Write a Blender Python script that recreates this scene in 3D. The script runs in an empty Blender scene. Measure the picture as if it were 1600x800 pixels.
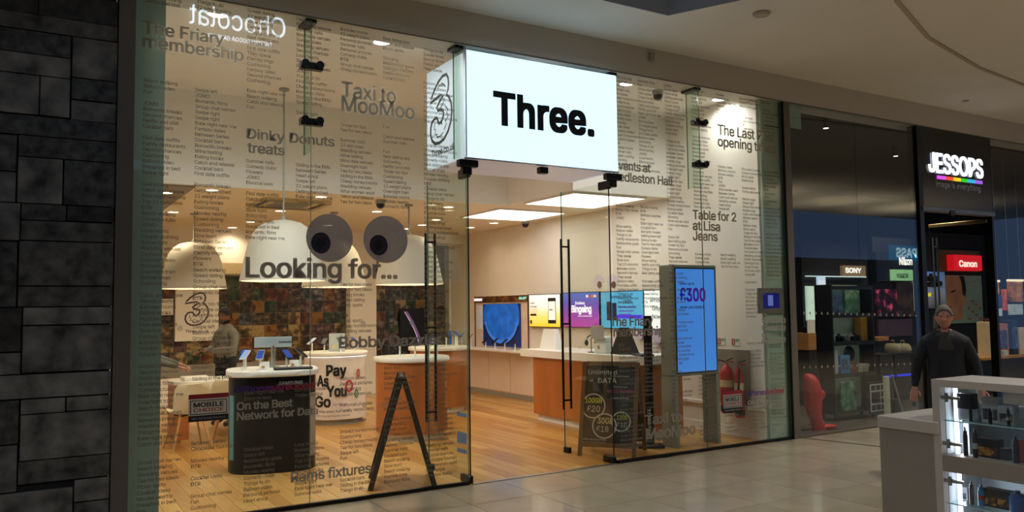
import bpy, bmesh, math, random
from mathutils import Vector, Matrix, Euler
random.seed(7)
scene = bpy.context.scene
COL = scene.collection
# ------------------------------------------------------------------ camera
FPX, CX, CY = 1263.0, 800.0, 400.0
def _n(v):
    return Vector(v).normalized()
_ax = _n((2879 - CX, 454 - CY, FPX))
_ay = _n((30 - CX, 490 - CY, FPX))
_ay = (_ay - _ax * _ax.dot(_ay)).normalized()
_az = _ax.cross(_ay)
if _az.y > 0:
    _az = -_az
CAM = Vector((0.0, -6.912, 1.68))
RIGHT = Vector((_ax.x, _ay.x, _az.x)); DOWN = Vector((_ax.y, _ay.y, _az.y)); FWD = Vector((_ax.z, _ay.z, _az.z))
cam_data = bpy.data.cameras.new('camera')
cam_data.sensor_width = 36.0
cam_data.lens = FPX / 1600.0 * 36.0
cam_data.clip_start = 0.05
cam = bpy.data.objects.new('camera', cam_data)
COL.objects.link(cam)
cam.matrix_world = Matrix(((RIGHT.x, -DOWN.x, -FWD.x, CAM.x), (RIGHT.y, -DOWN.y, -FWD.y, CAM.y),
                           (RIGHT.z, -DOWN.z, -FWD.z, CAM.z), (0, 0, 0, 1)))
scene.camera = cam
# measured photo points turned into metres on a known plane of the building
def _ray(px, py):
    return RIGHT * (px - CX) + DOWN * (py - CY) + FWD * FPX
def onY(px, py, y=0.0):
    r = _ray(px, py); return CAM + r * ((y - CAM.y) / r.y)
def onX(px, py, x):
    r = _ray(px, py); return CAM + r * ((x - CAM.x) / r.x)
def onZ(px, py, z=0.0):
    r = _ray(px, py); return CAM + r * ((z - CAM.z) / r.z)
# ------------------------------------------------------------------ world, view, big lights
world = bpy.data.worlds.new('dusk'); scene.world = world
world.use_nodes = True
wb = world.node_tree.nodes['Background']
wb.inputs[0].default_value = (0.12, 0.19, 0.36, 1); wb.inputs[1].default_value = 1.2
vs = scene.view_settings
vs.view_transform = 'Standard'; vs.look = 'None'; vs.exposure = 0.0; vs.gamma = 1.0; vs.use_curve_mapping = False
scene.cycles.max_bounces = 8
scene.cycles.transparent_max_bounces = 24
scene.cycles.sample_clamp_indirect = 4.0
def area(name, loc, rot, sx, sy, power, color):
    l = bpy.data.lights.new(name, 'AREA'); l.shape = 'RECTANGLE'; l.size = sx; l.size_y = sy
    l.energy = power; l.color = color
    o = bpy.data.objects.new(name, l); COL.objects.link(o); o.location = loc; o.rotation_euler = rot
    return o
for _x, _y in ((-2, -6.2), (1.5, -6.2), (5.0, -6.2), (9.0, -6.2), (12.5, -6.2), (9.2, -2.6), (12.8, -2.6), (17, -3), (17, -6.5)):   # the mall's own ceiling downlights, out of frame
    _l = bpy.data.lights.new('mall_downlight', 'SPOT'); _l.energy = 350; _l.color = (1, .95, .87); _l.spot_size = math.radians(140); _l.spot_blend = 1; _l.shadow_soft_size = .1
    _o = bpy.data.objects.new('mall_downlight', _l); COL.objects.link(_o); _o.location = (_x, _y, 4.55)
for _x in (16.5, 20.0, 23.5):                    # added upward spots without fittings, brightening the far ceiling for its reflection
    _l = bpy.data.lights.new('added_ceiling_spot', 'SPOT'); _l.energy = 420; _l.color = (1, .84, .6); _l.spot_size = math.radians(140); _l.spot_blend = 1; _l.shadow_soft_size = .15
    _o = bpy.data.objects.new('added_ceiling_spot', _l); COL.objects.link(_o); _o.location = (_x, -7.8, 2.7); _o.rotation_euler = (math.pi, 0, 0)
# ------------------------------------------------------------------ materials
def lin(h):
    if isinstance(h, str):
        h = h.lstrip('#'); c = [int(h[i:i + 2], 16) / 255 for i in (0, 2, 4)]
    else:
        c = [v / 255 for v in h]
    return tuple((v / 12.92 if v <= .04045 else ((v + .055) / 1.055) ** 2.4) for v in c) + (1.0,)
MATS = {}
def M(name, col, rough=.5, metal=0.0, emit=0.0, var=.10, scale=5.0, bump=0.0, coat=0.0, stretch=None, ecol=None):
    """procedural principled material with a soft noise variation of its colour"""
    if name in MATS: return MATS[name]
    m = bpy.data.materials.new(name); m.use_nodes = True
    nt = m.node_tree; b = nt.nodes['Principled BSDF']
    c = lin(col)
    tc = nt.nodes.new('ShaderNodeTexCoord'); mp = nt.nodes.new('ShaderNodeMapping')
    if stretch: mp.inputs['Scale'].default_value = stretch
    nz = nt.nodes.new('ShaderNodeTexNoise'); nz.inputs['Scale'].default_value = scale; nz.inputs['Detail'].default_value = 6
    nt.links.new(tc.outputs['Object'], mp.inputs[0]); nt.links.new(mp.outputs[0], nz.inputs['Vector'])
    rp = nt.nodes.new('ShaderNodeValToRGB')
    rp.color_ramp.elements[0].position = .3; rp.color_ramp.elements[1].position = .7
    rp.color_ramp.elements[0].color = tuple(v * (1 - var) for v in c[:3]) + (1,)
    rp.color_ramp.elements[1].color = tuple(min(1, v * (1 + var)) for v in c[:3]) + (1,)
    nt.links.new(nz.outputs['Fac'], rp.inputs[0]); nt.links.new(rp.outputs[0], b.inputs['Base Color'])
    b.inputs['Roughness'].default_value = rough; b.inputs['Metallic'].default_value = metal
    if coat: b.inputs['Coat Weight'].default_value = coat
    if emit:
        b.inputs['Emission Strength'].default_value = emit
        if ecol is not None: b.inputs['Emission Color'].default_value = lin(ecol)
        else: nt.links.new(rp.outputs[0], b.inputs['Emission Color'])
    if bump:
        bp = nt.nodes.new('ShaderNodeBump'); bp.inputs['Strength'].default_value = bump; bp.inputs['Distance'].default_value = .01
        nt.links.new(nz.outputs['Fac'], bp.inputs['Height']); nt.links.new(bp.outputs[0], b.inputs['Normal'])
    MATS[name] = m
    return m
def Mpic(name, cols, scale=9.0, emit=0.0, kind='noise', rough=.5, contrast=(.25, .75)):
    """a printed picture: blotches of several colours, different on every object"""
    if name in MATS: return MATS[name]
    m = bpy.data.materials.new(name); m.use_nodes = True
    nt = m.node_tree; b = nt.nodes['Principled BSDF']
    tc = nt.nodes.new('ShaderNodeTexCoord'); oi = nt.nodes.new('ShaderNodeObjectInfo')
    ml = nt.nodes.new('ShaderNodeMath'); ml.operation = 'MULTIPLY'; ml.inputs[1].default_value = 57.0
    nt.links.new(oi.outputs['Random'], ml.inputs[0])
    ad = nt.nodes.new('ShaderNodeVectorMath'); ad.operation = 'ADD'
    nt.links.new(tc.outputs['Object'], ad.inputs[0]); nt.links.new(ml.outputs[0], ad.inputs[1])
    if kind == 'noise':
        t = nt.nodes.new('ShaderNodeTexNoise'); t.inputs['Scale'].default_value = scale; t.inputs['Detail'].default_value = 3
        out = t.outputs['Fac']
    else:
        t = nt.nodes.new('ShaderNodeTexVoronoi'); t.inputs['Scale'].default_value = scale
        out = t.outputs['Color']
    nt.links.new(ad.outputs[0], t.inputs['Vector'])
    rp = nt.nodes.new('ShaderNodeValToRGB'); rp.color_ramp.interpolation = 'EASE'
    e = rp.color_ramp.elements
    k = len(cols)
    while len(e) < k: e.new(.5)
    for i, c in enumerate(cols):
        e[i].position = contrast[0] + (contrast[1] - contrast[0]) * i / (k - 1); e[i].color = lin(c)
    nt.links.new(out, rp.inputs[0]); nt.links.new(rp.outputs[0], b.inputs['Base Color'])
    b.inputs['Roughness'].default_value = rough
    if emit:
        nt.links.new(rp.outputs[0], b.inputs['Emission Color']); b.inputs['Emission Strength'].default_value = emit
    MATS[name] = m
    return m
def Mgrad(name, cols, axis, lo, hi, emit=0.0, rough=.3):
    """printed or displayed colour blend along one local axis"""
    if name in MATS: return MATS[name]
    m = bpy.data.materials.new(name); m.use_nodes = True
    nt = m.node_tree; b = nt.nodes['Principled BSDF']
    tc = nt.nodes.new('ShaderNodeTexCoord'); sp = nt.nodes.new('ShaderNodeSeparateXYZ')
    nt.links.new(tc.outputs['Object'], sp.inputs[0])
    mr = nt.nodes.new('ShaderNodeMapRange'); mr.inputs[1].default_value = lo; mr.inputs[2].default_value = hi
    nt.links.new(sp.outputs[axis], mr.inputs[0])
    rp = nt.nodes.new('ShaderNodeValToRGB'); e = rp.color_ramp.elements
    while len(e) < len(cols): e.new(.5)
    for i, c in enumerate(cols):
        e[i].position = i / (len(cols) - 1); e[i].color = lin(c)
    nt.links.new(mr.outputs[0], rp.inputs[0]); nt.links.new(rp.outputs[0], b.inputs['Base Color'])
    b.inputs['Roughness'].default_value = rough
    if emit:
        nt.links.new(rp.outputs[0], b.inputs['Emission Color']); b.inputs['Emission Strength'].default_value = emit
    MATS[name] = m
    return m
def Mglass(name, tint=(.93, .97, .94), f0=.05, f90=.8):
    """thin architectural glass: clear with a reflection that grows towards grazing angles"""
    if name in MATS: return MATS[name]
    m = bpy.data.materials.new(name); m.use_nodes = True
    nt = m.node_tree; nt.nodes.clear()
    out = nt.nodes.new('ShaderNodeOutputMaterial'); mx = nt.nodes.new('ShaderNodeMixShader')
    tr = nt.nodes.new('ShaderNodeBsdfTransparent'); tr.inputs[0].default_value = tint + (1,)
    gl = nt.nodes.new('ShaderNodeBsdfGlossy'); gl.inputs['Roughness'].default_value = 0.0
    lw = nt.nodes.new('ShaderNodeLayerWeight'); lw.inputs[0].default_value = .5
    pw = nt.nodes.new('ShaderNodeMath'); pw.operation = 'POWER'; pw.inputs[1].default_value = 5
    mr = nt.nodes.new('ShaderNodeMapRange'); mr.inputs[3].default_value = f0; mr.inputs[4].default_value = f90
    nt.links.new(lw.outputs['Facing'], pw.inputs[0]); nt.links.new(pw.outputs[0], mr.inputs[0])
    nt.links.new(mr.outputs[0], mx.inputs[0]); nt.links.new(tr.outputs[0], mx.inputs[1]); nt.links.new(gl.outputs[0], mx.inputs[2])
    nt.links.new(mx.outputs[0], out.inputs[0])
    MATS[name] = m
    return m
def Mvinyl(name, col, clear=.25):
    """cut vinyl film on glass: a little see-through, lit from both sides"""
    if name in MATS: return MATS[name]
    m = bpy.data.materials.new(name); m.use_nodes = True
    nt = m.node_tree; nt.nodes.clear()
    out = nt.nodes.new('ShaderNodeOutputMaterial')
    df = nt.nodes.new('ShaderNodeBsdfDiffuse'); tl = nt.nodes.new('ShaderNodeBsdfTranslucent'); tp = nt.nodes.new('ShaderNodeBsdfTransparent')
    nz = nt.nodes.new('ShaderNodeTexNoise'); nz.inputs['Scale'].default_value = 12
    hs = nt.nodes.new('ShaderNodeMix'); hs.data_type = 'RGBA'; hs.inputs[0].default_value = .08
    hs.inputs[6].default_value = lin(col); nt.links.new(nz.outputs['Color'], hs.inputs[7])
    nt.links.new(hs.outputs[2], df.inputs[0]); nt.links.new(hs.outputs[2], tl.inputs[0])
    a = nt.nodes.new('ShaderNodeMixShader'); a.inputs[0].default_value = .25
    nt.links.new(df.outputs[0], a.inputs[1]); nt.links.new(tl.outputs[0], a.inputs[2])
    b = nt.nodes.new('ShaderNodeMixShader'); b.inputs[0].default_value = clear
    nt.links.new(a.outputs[0], b.inputs[1]); nt.links.new(tp.outputs[0], b.inputs[2])
    nt.links.new(b.outputs[0], out.inputs[0])
    MATS[name] = m
    return m
# ------------------------------------------------------------------ object helpers
def tag(o, label=None, cat=None, group=None, kind=None):
    if label: o['label'] = label
    if cat: o['category'] = cat
    if group: o['group'] = group
    if kind: o['kind'] = kind
    return o
def empty(name, loc, rz=0.0, label=None, cat=None, group=None):
    o = bpy.data.objects.new(name, None); COL.objects.link(o)
    o.location = loc; o.rotation_euler = (0, 0, rz); o.empty_display_size = .1
    return tag(o, label, cat, group)
class MB:
    """collects shapes; build() links them as one mesh object"""
    def __init__(s): s.v = []; s.f = []; s.mi = []; s.cur = 0
    def add(s, vs, fs):
        k = len(s.v); s.v += [tuple(v) for v in vs]
        for f in fs: s.f.append([i + k for i in f]); s.mi.append(s.cur)
        return s
    def box(s, x0, x1, y0, y1, z0, z1):
        return s.add([(x0, y0, z0), (x1, y0, z0), (x1, y1, z0), (x0, y1, z0), (x0, y0, z1), (x1, y0, z1), (x1, y1, z1), (x0, y1, z1)],
                     [(0, 3, 2, 1), (4, 5, 6, 7), (0, 1, 5, 4), (1, 2, 6, 5), (2, 3, 7, 6), (3, 0, 4, 7)])
    def rbox(s, x0, x1, y0, y1, z0, z1, r=.006):
        """box with chamfered vertical and top edges"""
        def ring(d, z): return [(x0 + d + r, y0 + d, z), (x1 - d - r, y0 + d, z), (x1 - d, y0 + d + r, z), (x1 - d, y1 - d - r, z),
                                (x1 - d - r, y1 - d, z), (x0 + d + r, y1 - d, z), (x0 + d, y1 - d - r, z), (x0 + d, y0 + d + r, z)]
        return s.loft([ring(r * .7, z0), ring(0, z0 + r), ring(0, z1 - r), ring(r * .7, z1)])
    def loft(s, rings, cap=True):
        n = len(rings[0]); vs = [p for r in rings for p in r]; fs = []
        for k in range(len(rings) - 1):
            for i in range(n):
                j = (i + 1) % n; a = k * n
                fs.append((a + i, a + j, a + n + j, a + n + i))
        if cap:
            fs.append(tuple(range(n - 1, -1, -1))); fs.append(tuple((len(rings) - 1) * n + i for i in range(n)))
        return s.add(vs, fs)
    def cyl(s, x, y, z0, z1, r0, r1=None, n=20, sx=1.0, sy=1.0):
        r1 = r0 if r1 is None else r1
        return s.loft([[(x + sx * r * math.cos(2 * math.pi * i / n), y + sy * r * math.sin(2 * math.pi * i / n), z) for i in range(n)]
                       for r, z in ((r0, z0), (r1, z1))])
    def lathe(s, x, y, prof, n=28, cap=True):
        return s.loft([[(x + r * math.cos(2 * math.pi * i / n), y + r * math.sin(2 * math.pi * i / n), z) for i in range(n)] for r, z in prof], cap)
    def tube(s, pts, r, n=8, r1=None):
        pts = [Vector(p) for p in pts]; rings = []
        for k, p in enumerate(pts):
            t = (pts[min(k + 1, len(pts) - 1)] - pts[max(k - 1, 0)]).normalized()
            u = t.cross(Vector((0, 0, 1)) if abs(t.z) < .95 else Vector((1, 0, 0))).normalized(); w = t.cross(u)
            rr = r if r1 is None else r + (r1 - r) * k / (len(pts) - 1)
            rings.append([p + (u * math.cos(2 * math.pi * i / n) + w * math.sin(2 * math.pi * i / n)) * rr for i in range(n)])
        return s.loft(rings)
    def bar(s, a, b, w, h, up=(0, 0, 1)):
        a = Vector(a); b = Vector(b); t = (b - a).normalized(); up = Vector(up)
        u = t.cross(up)
        if u.length < 1e-4: u = t.cross(Vector((1, 0, 0)))
        u.normalize(); v = u.cross(t)
        def ring(p): return [p - u * w / 2 - v * h / 2, p + u * w / 2 - v * h / 2, p + u * w / 2 + v * h / 2, p - u * w / 2 + v * h / 2]
        return s.loft([ring(a), ring(b)])
    def prism(s, pts, d):
        """extrude a 3-D polygon by vector d"""
        d = Vector(d); return s.loft([[Vector(p) for p in pts], [Vector(p) + d for p in pts]])
    def ball(s, c, rx, ry=None, rz=None, n=14, m=9):
        ry = ry or rx; rz = rz or rx
        rings = []
        for k in range(m + 1):
            a = -math.pi / 2 + math.pi * k / m; cr = max(math.cos(a), .02)
            rings.append([(c[0] + rx * cr * math.cos(2 * math.pi * i / n), c[1] + ry * cr * math.sin(2 * math.pi * i / n), c[2] + rz * math.sin(a)) for i in range(n)])
        return s.loft(rings)
    def build(s, name, mats, parent=None, smooth=False, loc=None, rot=None, **t):
        me = bpy.data.meshes.new(name); me.from_pydata(s.v, [], s.f)
        if not isinstance(mats, (list, tuple)): mats = [mats]
        for m in mats: me.materials.append(m)
        if len(mats) > 1: me.polygons.foreach_set('material_index', s.mi)
        bm = bmesh.new(); bm.from_mesh(me); bmesh.ops.recalc_face_normals(bm, faces=bm.faces); bm.to_mesh(me); bm.free()
        if smooth:
            me.polygons.foreach_set('use_smooth', [True] * len(me.polygons))
            me.set_sharp_from_angle(angle=math.radians(38))
        o = bpy.data.objects.new(name, me); COL.objects.link(o)
        if parent is not None: o.parent = parent
        if loc is not None: o.location = loc
        if rot is not None: o.rotation_euler = rot
        return tag(o, **t)
def inst(src, name, loc, parent=None, rot=(0, 0, 0), scale=(1, 1, 1), mat=None):
    o = src.copy(); o.name = name; COL.objects.link(o); o.parent = parent
    o.location = loc; o.rotation_euler = rot; o.scale = scale
    if mat is not None:
        o.material_slots[0].link = 'OBJECT'; o.material_slots[0].material = mat
    return o
def copy_tree(o, parent=None):
    c = o.copy(); COL.objects.link(c); c.parent = parent
    for ch in list(o.children): copy_tree(ch, c)
    return c
ROT_FRONT = (math.pi / 2, 0, 0)                 # reads from the mall side (normal -Y)
ROT_LEFT = (math.pi / 2, 0, -math.pi / 2)       # reads when looking towards +X
ROT_BACK = (math.pi / 2, 0, math.pi)            # reads from inside, looking towards -Y
CAP = [None]
FONT = None
try:                                            # the sans face that ships inside Blender itself; the built-in face if it is missing
    import os
    FONT = bpy.data.fonts.load(os.path.join(bpy.utils.system_resource('DATAFILES'), 'fonts', 'Inter.woff2'))
except Exception:
    FONT = None
def _glyphs(body, bold=0.0, spacing=1.0, leading=1.0, res=3):
    cu = bpy.data.curves.new('t', 'FONT'); cu.body = body; cu.size = 1.0
    if FONT is not None: cu.font = FONT
    cu.resolution_u = res; cu.space_character = spacing; cu.space_line = leading; cu.fill_mode = 'FRONT'
    o = bpy.data.objects.new('t', cu); me = bpy.data.meshes.new_from_object(o)
    bpy.data.objects.remove(o); bpy.data.curves.remove(cu)
    if bold:                                    # heavier strokes: the same outline set several times, nudged
        V = [v.co.copy() for v in me.vertices]; F = [tuple(p.vertices) for p in me.polygons]; n = len(V)
        vs = []; fs = []
        for k, (dx, dy) in enumerate(((-1, -.7), (1, -.7), (1, .7), (-1, .7)) if bold < .03 else [(i_, j_ * .7) for i_ in (-1, 0, 1) for j_ in (-1, 0, 1)]):
            vs += [(v.x + dx * bold, v.y + dy * bold, -k * .0001) for v in V]; fs += [tuple(i + k * n for i in f) for f in F]
        bpy.data.meshes.remove(me); me = bpy.data.meshes.new('t'); me.from_pydata(vs, [], fs)
    return me
def text(name, body, mat, parent, loc, rot, cap=None, width=None, bold=.012, spacing=1.0, res=3, leading=1.0, center=False, thick=0.0, **t):
    """flat cut lettering; cap = height of a capital in metres, width = measured width in metres"""
    if CAP[0] is None:
        h = _glyphs('H'); CAP[0] = max(v.co.y for v in h.vertices); bpy.data.meshes.remove(h)
    me = _glyphs(body, bold, spacing, leading, res); me.name = name
    xs = [v.co.x for v in me.vertices]; x0, x1 = min(xs), max(xs)
    sy = (cap / CAP[0]) if cap else (width / (x1 - x0))
    sx = (width / (x1 - x0)) if width else sy
    ox = (x0 + x1) / 2 if center else x0
    me.transform(Matrix.Diagonal((sx, sy, 1, 1)) @ Matrix.Translation((-ox, 0, 0)))
    if thick:
        bm = bmesh.new(); bm.from_mesh(me)
        bmesh.ops.remove_doubles(bm, verts=bm.verts, dist=1e-5)
        r = bmesh.ops.extrude_face_region(bm, geom=bm.faces[:])
        bmesh.ops.translate(bm, verts=[e for e in r['geom'] if isinstance(e, bmesh.types.BMVert)], vec=(0, 0, thick))
        bmesh.ops.recalc_face_normals(bm, faces=bm.faces); bm.to_mesh(me); bm.free()
    me.materials.clear(); me.materials.append(mat)
    o = bpy.data.objects.new(name, me); COL.objects.link(o)
    if parent is not None: o.parent = parent
    o.location = loc; o.rotation_euler = rot
    return tag(o, **t)
def struct(o): o['kind'] = 'structure'; return o
def flat(name, poly, mat, parent, loc, rot, **t):
    """flat printed shape: poly is a list of (x, y) in the plane"""
    me = bpy.data.meshes.new(name); me.from_pydata([(p[0], p[1], 0) for p in poly], [], [tuple(range(len(poly)))]); me.materials.append(mat)
    o = bpy.data.objects.new(name, me); COL.objects.link(o)
    if parent is not None: o.parent = parent
    o.location = loc; o.rotation_euler = rot
    return tag(o, **t)
def rect(w, h): return [(0, 0), (w, 0), (w, h), (0, h)]
def disc(rx, ry=None, n=32): return [(rx * math.cos(2 * math.pi * i / n), (ry or rx) * math.sin(2 * math.pi * i / n)) for i in range(n)]
# ------------------------------------------------------------------ palette
WALLW = M('warm_white_paint', '#f1ece2', .75, var=.02)
CEILW = M('ceiling_paint', '#efe2c8', .8, var=.02)
MALLC = M('mall_ceiling_paint', '#cfc8bb', .85, var=.03, scale=1.5)
FASC = M('fascia_paint', '#b9b1a4', .8, var=.03, scale=1.5)
BRONZE = M('bronze_metal', '#6a6257', .5, .3, var=.06)
BLACK = M('black_metal', '#0b0b0c', .35, .3, var=.1)
BLKP = M('black_plastic', '#101114', .35, var=.1)
STEEL = M('brushed_steel', '#a8a8a6', .3, .9, var=.06, stretch=(1, 1, 20))
WHITEL = M('white_laminate', '#efece4', .3, var=.02)
GREYL = M('grey_laminate', '#9a9a8e', .4, var=.03)
WOOD = M('oak_veneer', '#a8622a', .4, var=.16, scale=4, stretch=(1, 1, .12))
BEECH = M('beech_legs', '#b98a4e', .45, var=.12, scale=6, stretch=(1, 1, .2))
GLASS = Mglass('clear_glass', (.955, .975, .955), .035, .6)
GLASSD = Mglass('dark_shop_glass', (.90, .94, .96), .07, .7)
GEDGE = M('green_glass_edge', '#3f6b58', .15, var=.1)
VIN = Mvinyl('grey_vinyl', '#8f8676', .36)
VINB = Mvinyl('bold_grey_vinyl', '#aaa08f', .18)
VINP = Mvinyl('pale_grey_vinyl', '#b0aa9c', .25)
PILA = M('green_grey_panel', '#a3b3a2', .5, var=.06, scale=2)
# ------------------------------------------------------------------ mall floor
TILE = [M('limestone_a', '#a3967d', .22, var=.09, scale=3, coat=.25), M('limestone_b', '#a99c84', .2, var=.09, scale=3.6, coat=.25), M('limestone_c', '#9a8d75', .24, var=.1, scale=2.6, coat=.25)]
floor = struct(MB().box(-8, 30, -14, -.02, -.1, -.006).build('floor', M('grout', '#83775f', .7, var=.06)))
T = .68
tsrc = None
for i in range(-2, 18):
    for j in range(0, 10):
        x0 = 4.02 - 5 * T + i * T; y1 = -.03 - j * T
        if x0 > 11.5 and j > 6: continue
        if x0 < 0 and j < 5: pass
        nm = 'floor_tile'
        if tsrc is None:
            tsrc = MB().add([(-.3375, -.3375, -.006), (.3375, -.3375, -.006), (.3375, .3375, -.006), (-.3375, .3375, -.006),
                             (-.336, -.336, 0), (.336, -.336, 0), (.336, .336, 0), (-.336, .336, 0)],
                            [(4, 5, 6, 7), (0, 1, 5, 4), (1, 2, 6, 5), (2, 3, 7, 6), (3, 0, 4, 7)]).build(nm, TILE[0], floor)
            tsrc.location = (x0 + T / 2, y1 - T / 2, 0)
        else:
            inst(tsrc, nm, (x0 + T / 2, y1 - T / 2, 0), floor, mat=TILE[random.randrange(3)], rot=(0, 0, random.randrange(4) * math.pi / 2))
MB().bar((8.42, -.02, .001), (9.4, -4.2, .001), .05, .004).build('movement_joint', M('joint_strip', '#4c453a', .5), floor)
MB().box(3.74, 5.47, -.03, .03, -.002, .006).build('threshold_strip', STEEL, floor)
# ------------------------------------------------------------------ shop floor of oak boards
sfloor = struct(MB().box(.62, 7.9, -.02, 8.6, -.1, -.004).build('floor', M('floor_underlay', '#5a3d1c', .8)))
OAK = [M('oak_board_%s' % k, c, .32, var=.16, scale=5, stretch=(6, .5, 1), coat=.15) for k, c in
       (('a', '#b98a48'), ('b', '#b07f3d'), ('c', '#c29553'), ('d', '#a87636'))]
psrc = None
row = 0; x = .66
while x < 7.88:
    off = (row * .73) % 1.9
    y = -.01 - off
    while y < 8.55:
        a = max(y, -.015); b = min(y + 1.9, 8.58)
        if b - a > .12:
            if psrc is None:
                psrc = MB().add([(-.069, -.949, -.004), (.069, -.949, -.004), (.069, .949, -.004), (-.069, .949, -.004),
                                 (-.0675, -.9485, 0), (.0675, -.9485, 0), (.0675, .9485, 0), (-.0675, .9485, 0)],
                                [(4, 5, 6, 7), (0, 1, 5, 4), (1, 2, 6, 5), (2, 3, 7, 6), (3, 0, 4, 7)]).build('floor_plank', OAK[0], sfloor)
                o = psrc
            else:
                o = inst(psrc, 'floor_plank', (0, 0, 0), sfloor, mat=OAK[random.randrange(4)])
            o.location = (x + .07, (a + b) / 2, 0); o.scale = (1, (b - a) / 1.9, 1)
        y += 1.9
    x += .14; row += 1
# ------------------------------------------------------------------ stone wall at the left
wall_left = struct(MB().box(-2.2, .60, .02, .3, 0, 4.9).build('wall_left', M('slate_mortar', '#242428', .9)))
SLATE = [M('slate_%d' % i, c, .55, var=.85, scale=s, bump=1.0) for i, (c, s) in enumerate((('#605e5a', 6), ('#4e4d49', 9), ('#2e2c2a', 11), ('#6c6a65', 5), ('#42423f', 13)))]
slabs = [(0, 190, -90, -20), (0, 100, -20, 60), (100, 380, -20, 60), (0, 372, 60, 110), (0, 207, 112, 182), (211, 340, 112, 238), (343, 376, 112, 225), (343, 376, 227, 318),
         (0, 207, 184, 246), (0, 110, 248, 368), (112, 207, 248, 368), (211, 340, 240, 306), (211, 368, 310, 372), (0, 356, 372, 432),
         (0, 44, 436, 545), (48, 362, 434, 498), (0, 44, 548, 640), (48, 190, 500, 640), (193, 362, 500, 640), (205, 362, 642, 690), (0, 60, 642, 756), (62, 203, 642, 692), (62, 360, 694, 754),
         (0, 54, 760, 958), (58, 360, 756, 893), (58, 358, 895, 958), (76, 357, 960, 1014), (0, 73, 960, 1094), (76, 355, 1017, 1160), (0, 73, 1097, 1163), (0, 352, 1165, 1238),
         (76, 214, 1241, 1286), (217, 351, 1241, 1286), (0, 72, 1241, 1374), (76, 348, 1288, 1428), (0, 70, 1377, 1520), (73, 345, 1430, 1500), (246, 343, 1503, 1573), (0, 243, 1523, 1700), (246, 343, 1576, 1700)]
for k, (a, b, t0, t1) in enumerate(slabs):
    X0 = onY(a / 2, 400).x if a else -1.4
    X1 = onY(b / 2, 400).x if b < 335 else .612
    Z1 = onY(100, t0 / 2).z; Z0 = max(onY(100, t1 / 2).z, .0)
    if Z1 > 4.5: Z1 = 4.85
    d = random.uniform(0, .014); g = .0016
    MB().rbox(X0 + g, X1 - g, -.012 - d, .03, Z0 + g, Z1 - g, .004).build('stone_slab', SLATE[random.randrange(5)], wall_left)
for k in range(9):      # courses that go on outside the frame to the left
    MB().rbox(-2.2, -1.41, -.015 - random.uniform(0, .012), .03, k * .54, k * .54 + .53, .004).build('stone_slab', SLATE[k % 5], wall_left)
# ------------------------------------------------------------------ fascia, mall ceiling, jambs
trim1 = struct(MB().box(.62, 30, -.03, .3, 4.265, 4.62).build('trim_1', FASC))
MB().box(.62, 30, -.034, -.02, 4.258, 4.268).build('shadow_bead', BRONZE, trim1)
tag(MB().rbox(0, .07, -.035, 0, -.09, .0, .006).build('sensor_box', M('sensor_plastic', '#8f8877', .5), loc=onY(1013, 83, -.031)), 'small beige sensor box fixed to the fascia above the shopfront', 'sensor')
ceil = MB()
H = [(-3, -.93), (5.53, -.92), (7.6, -5.0), (-3, -5.0)]; O = [(-8, -.02), (30, -.02), (30, -10), (-8, -10)]
for i in range(4):
    j = (i + 1) % 4
    ceil.add([O[i] + (4.6,), O[j] + (4.6,), H[j] + (4.6,), H[i] + (4.6,), O[i] + (4.66,), O[j] + (4.66,), H[j] + (4.66,), H[i] + (4.66,)], [(0, 1, 2, 3), (4, 7, 6, 5)])
ceil = struct(ceil.build('ceiling', MALLC))
well = MB()
for i in range(4):
    j = (i + 1) % 4
    well.add([H[i] + (4.6,), H[j] + (4.6,), H[j] + (7.2,), H[i] + (7.2,)], [(0, 1, 2, 3)])
well.build('atrium_wall', M('atrium_paint', '#8d877d', .8, var=.04), ceil)
gp = [(6.75, -2.6), (7.18, -2.33), (8.5, -1.84), (10.17, -1.48), (11.54, -1.33), (13.5, -1.25), (17, -1.3)]
gr = MB()
for a, b in zip(gp[:-1], gp[1:]): gr.bar((a[0], a[1], 4.595), (b[0], b[1], 4.595), .045, .02)
gr.build('ceiling_groove_shade', M('groove_shade_paint', '#a2937b', .8, var=.03), ceil)  # darker proud strip stands in for the shade of a curved groove
tag(MB().lathe(0, 0, [(.085, 0), (.085, -.012), (.07, -.03), (.02, -.034)], 24).build('smoke_detector', M('detector_plastic', '#9b8d78', .5), loc=(6.3, -1.44, 4.6)), 'round beige smoke detector on the mall ceiling', 'detector')
tag(MB().lathe(0, 0, [(.05, 0), (.05, -.008), (.02, -.02)], 20).build('sprinkler_cap', M('detector_plastic', '#9b8d78', .5), loc=(11.7, -.45, 4.6)), 'small round sprinkler cap on the ceiling near the camera shop sign', 'sprinkler')
struct(MB().box(-8, 13, -12.2, -12, 0, 4.75).box(13, 30, -12.2, -12, 0, 3.3).build('wall_opposite', M('opposite_paint', '#5c5348', .8, var=.2, scale=.6)))
struct(MB().box(-6.2, -6, -12, -.02, 0, 4.6).build('wall_west', M('opposite_paint', '#5c5348', .8, var=.2, scale=.6)))
trim2 = struct(MB().box(.615, .735, -.04, .14, 0, 4.262).build('trim_2', BRONZE))
trim3 = struct(MB().box(8.27, 8.39, -.03, .14, 0, 4.262).build('trim_3', BRONZE))
MB().box(8.262, 8.272, -.034, .02, 0, 4.262).build('gasket', BLACK, trim3)
struct(MB().box(.737, .972, .09, .5, 0, 4.36).build('wall_pier', PILA))
p2 = struct(MB().box(7.93, 8.268, .05, .09, 0, 4.36).build('wall_pier', PILA))
MB().box(8.0, 8.268, .046, .06, 3.93, 3.945).build('panel_joint', M('dark_joint', '#20302a', .6), p2)
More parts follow.
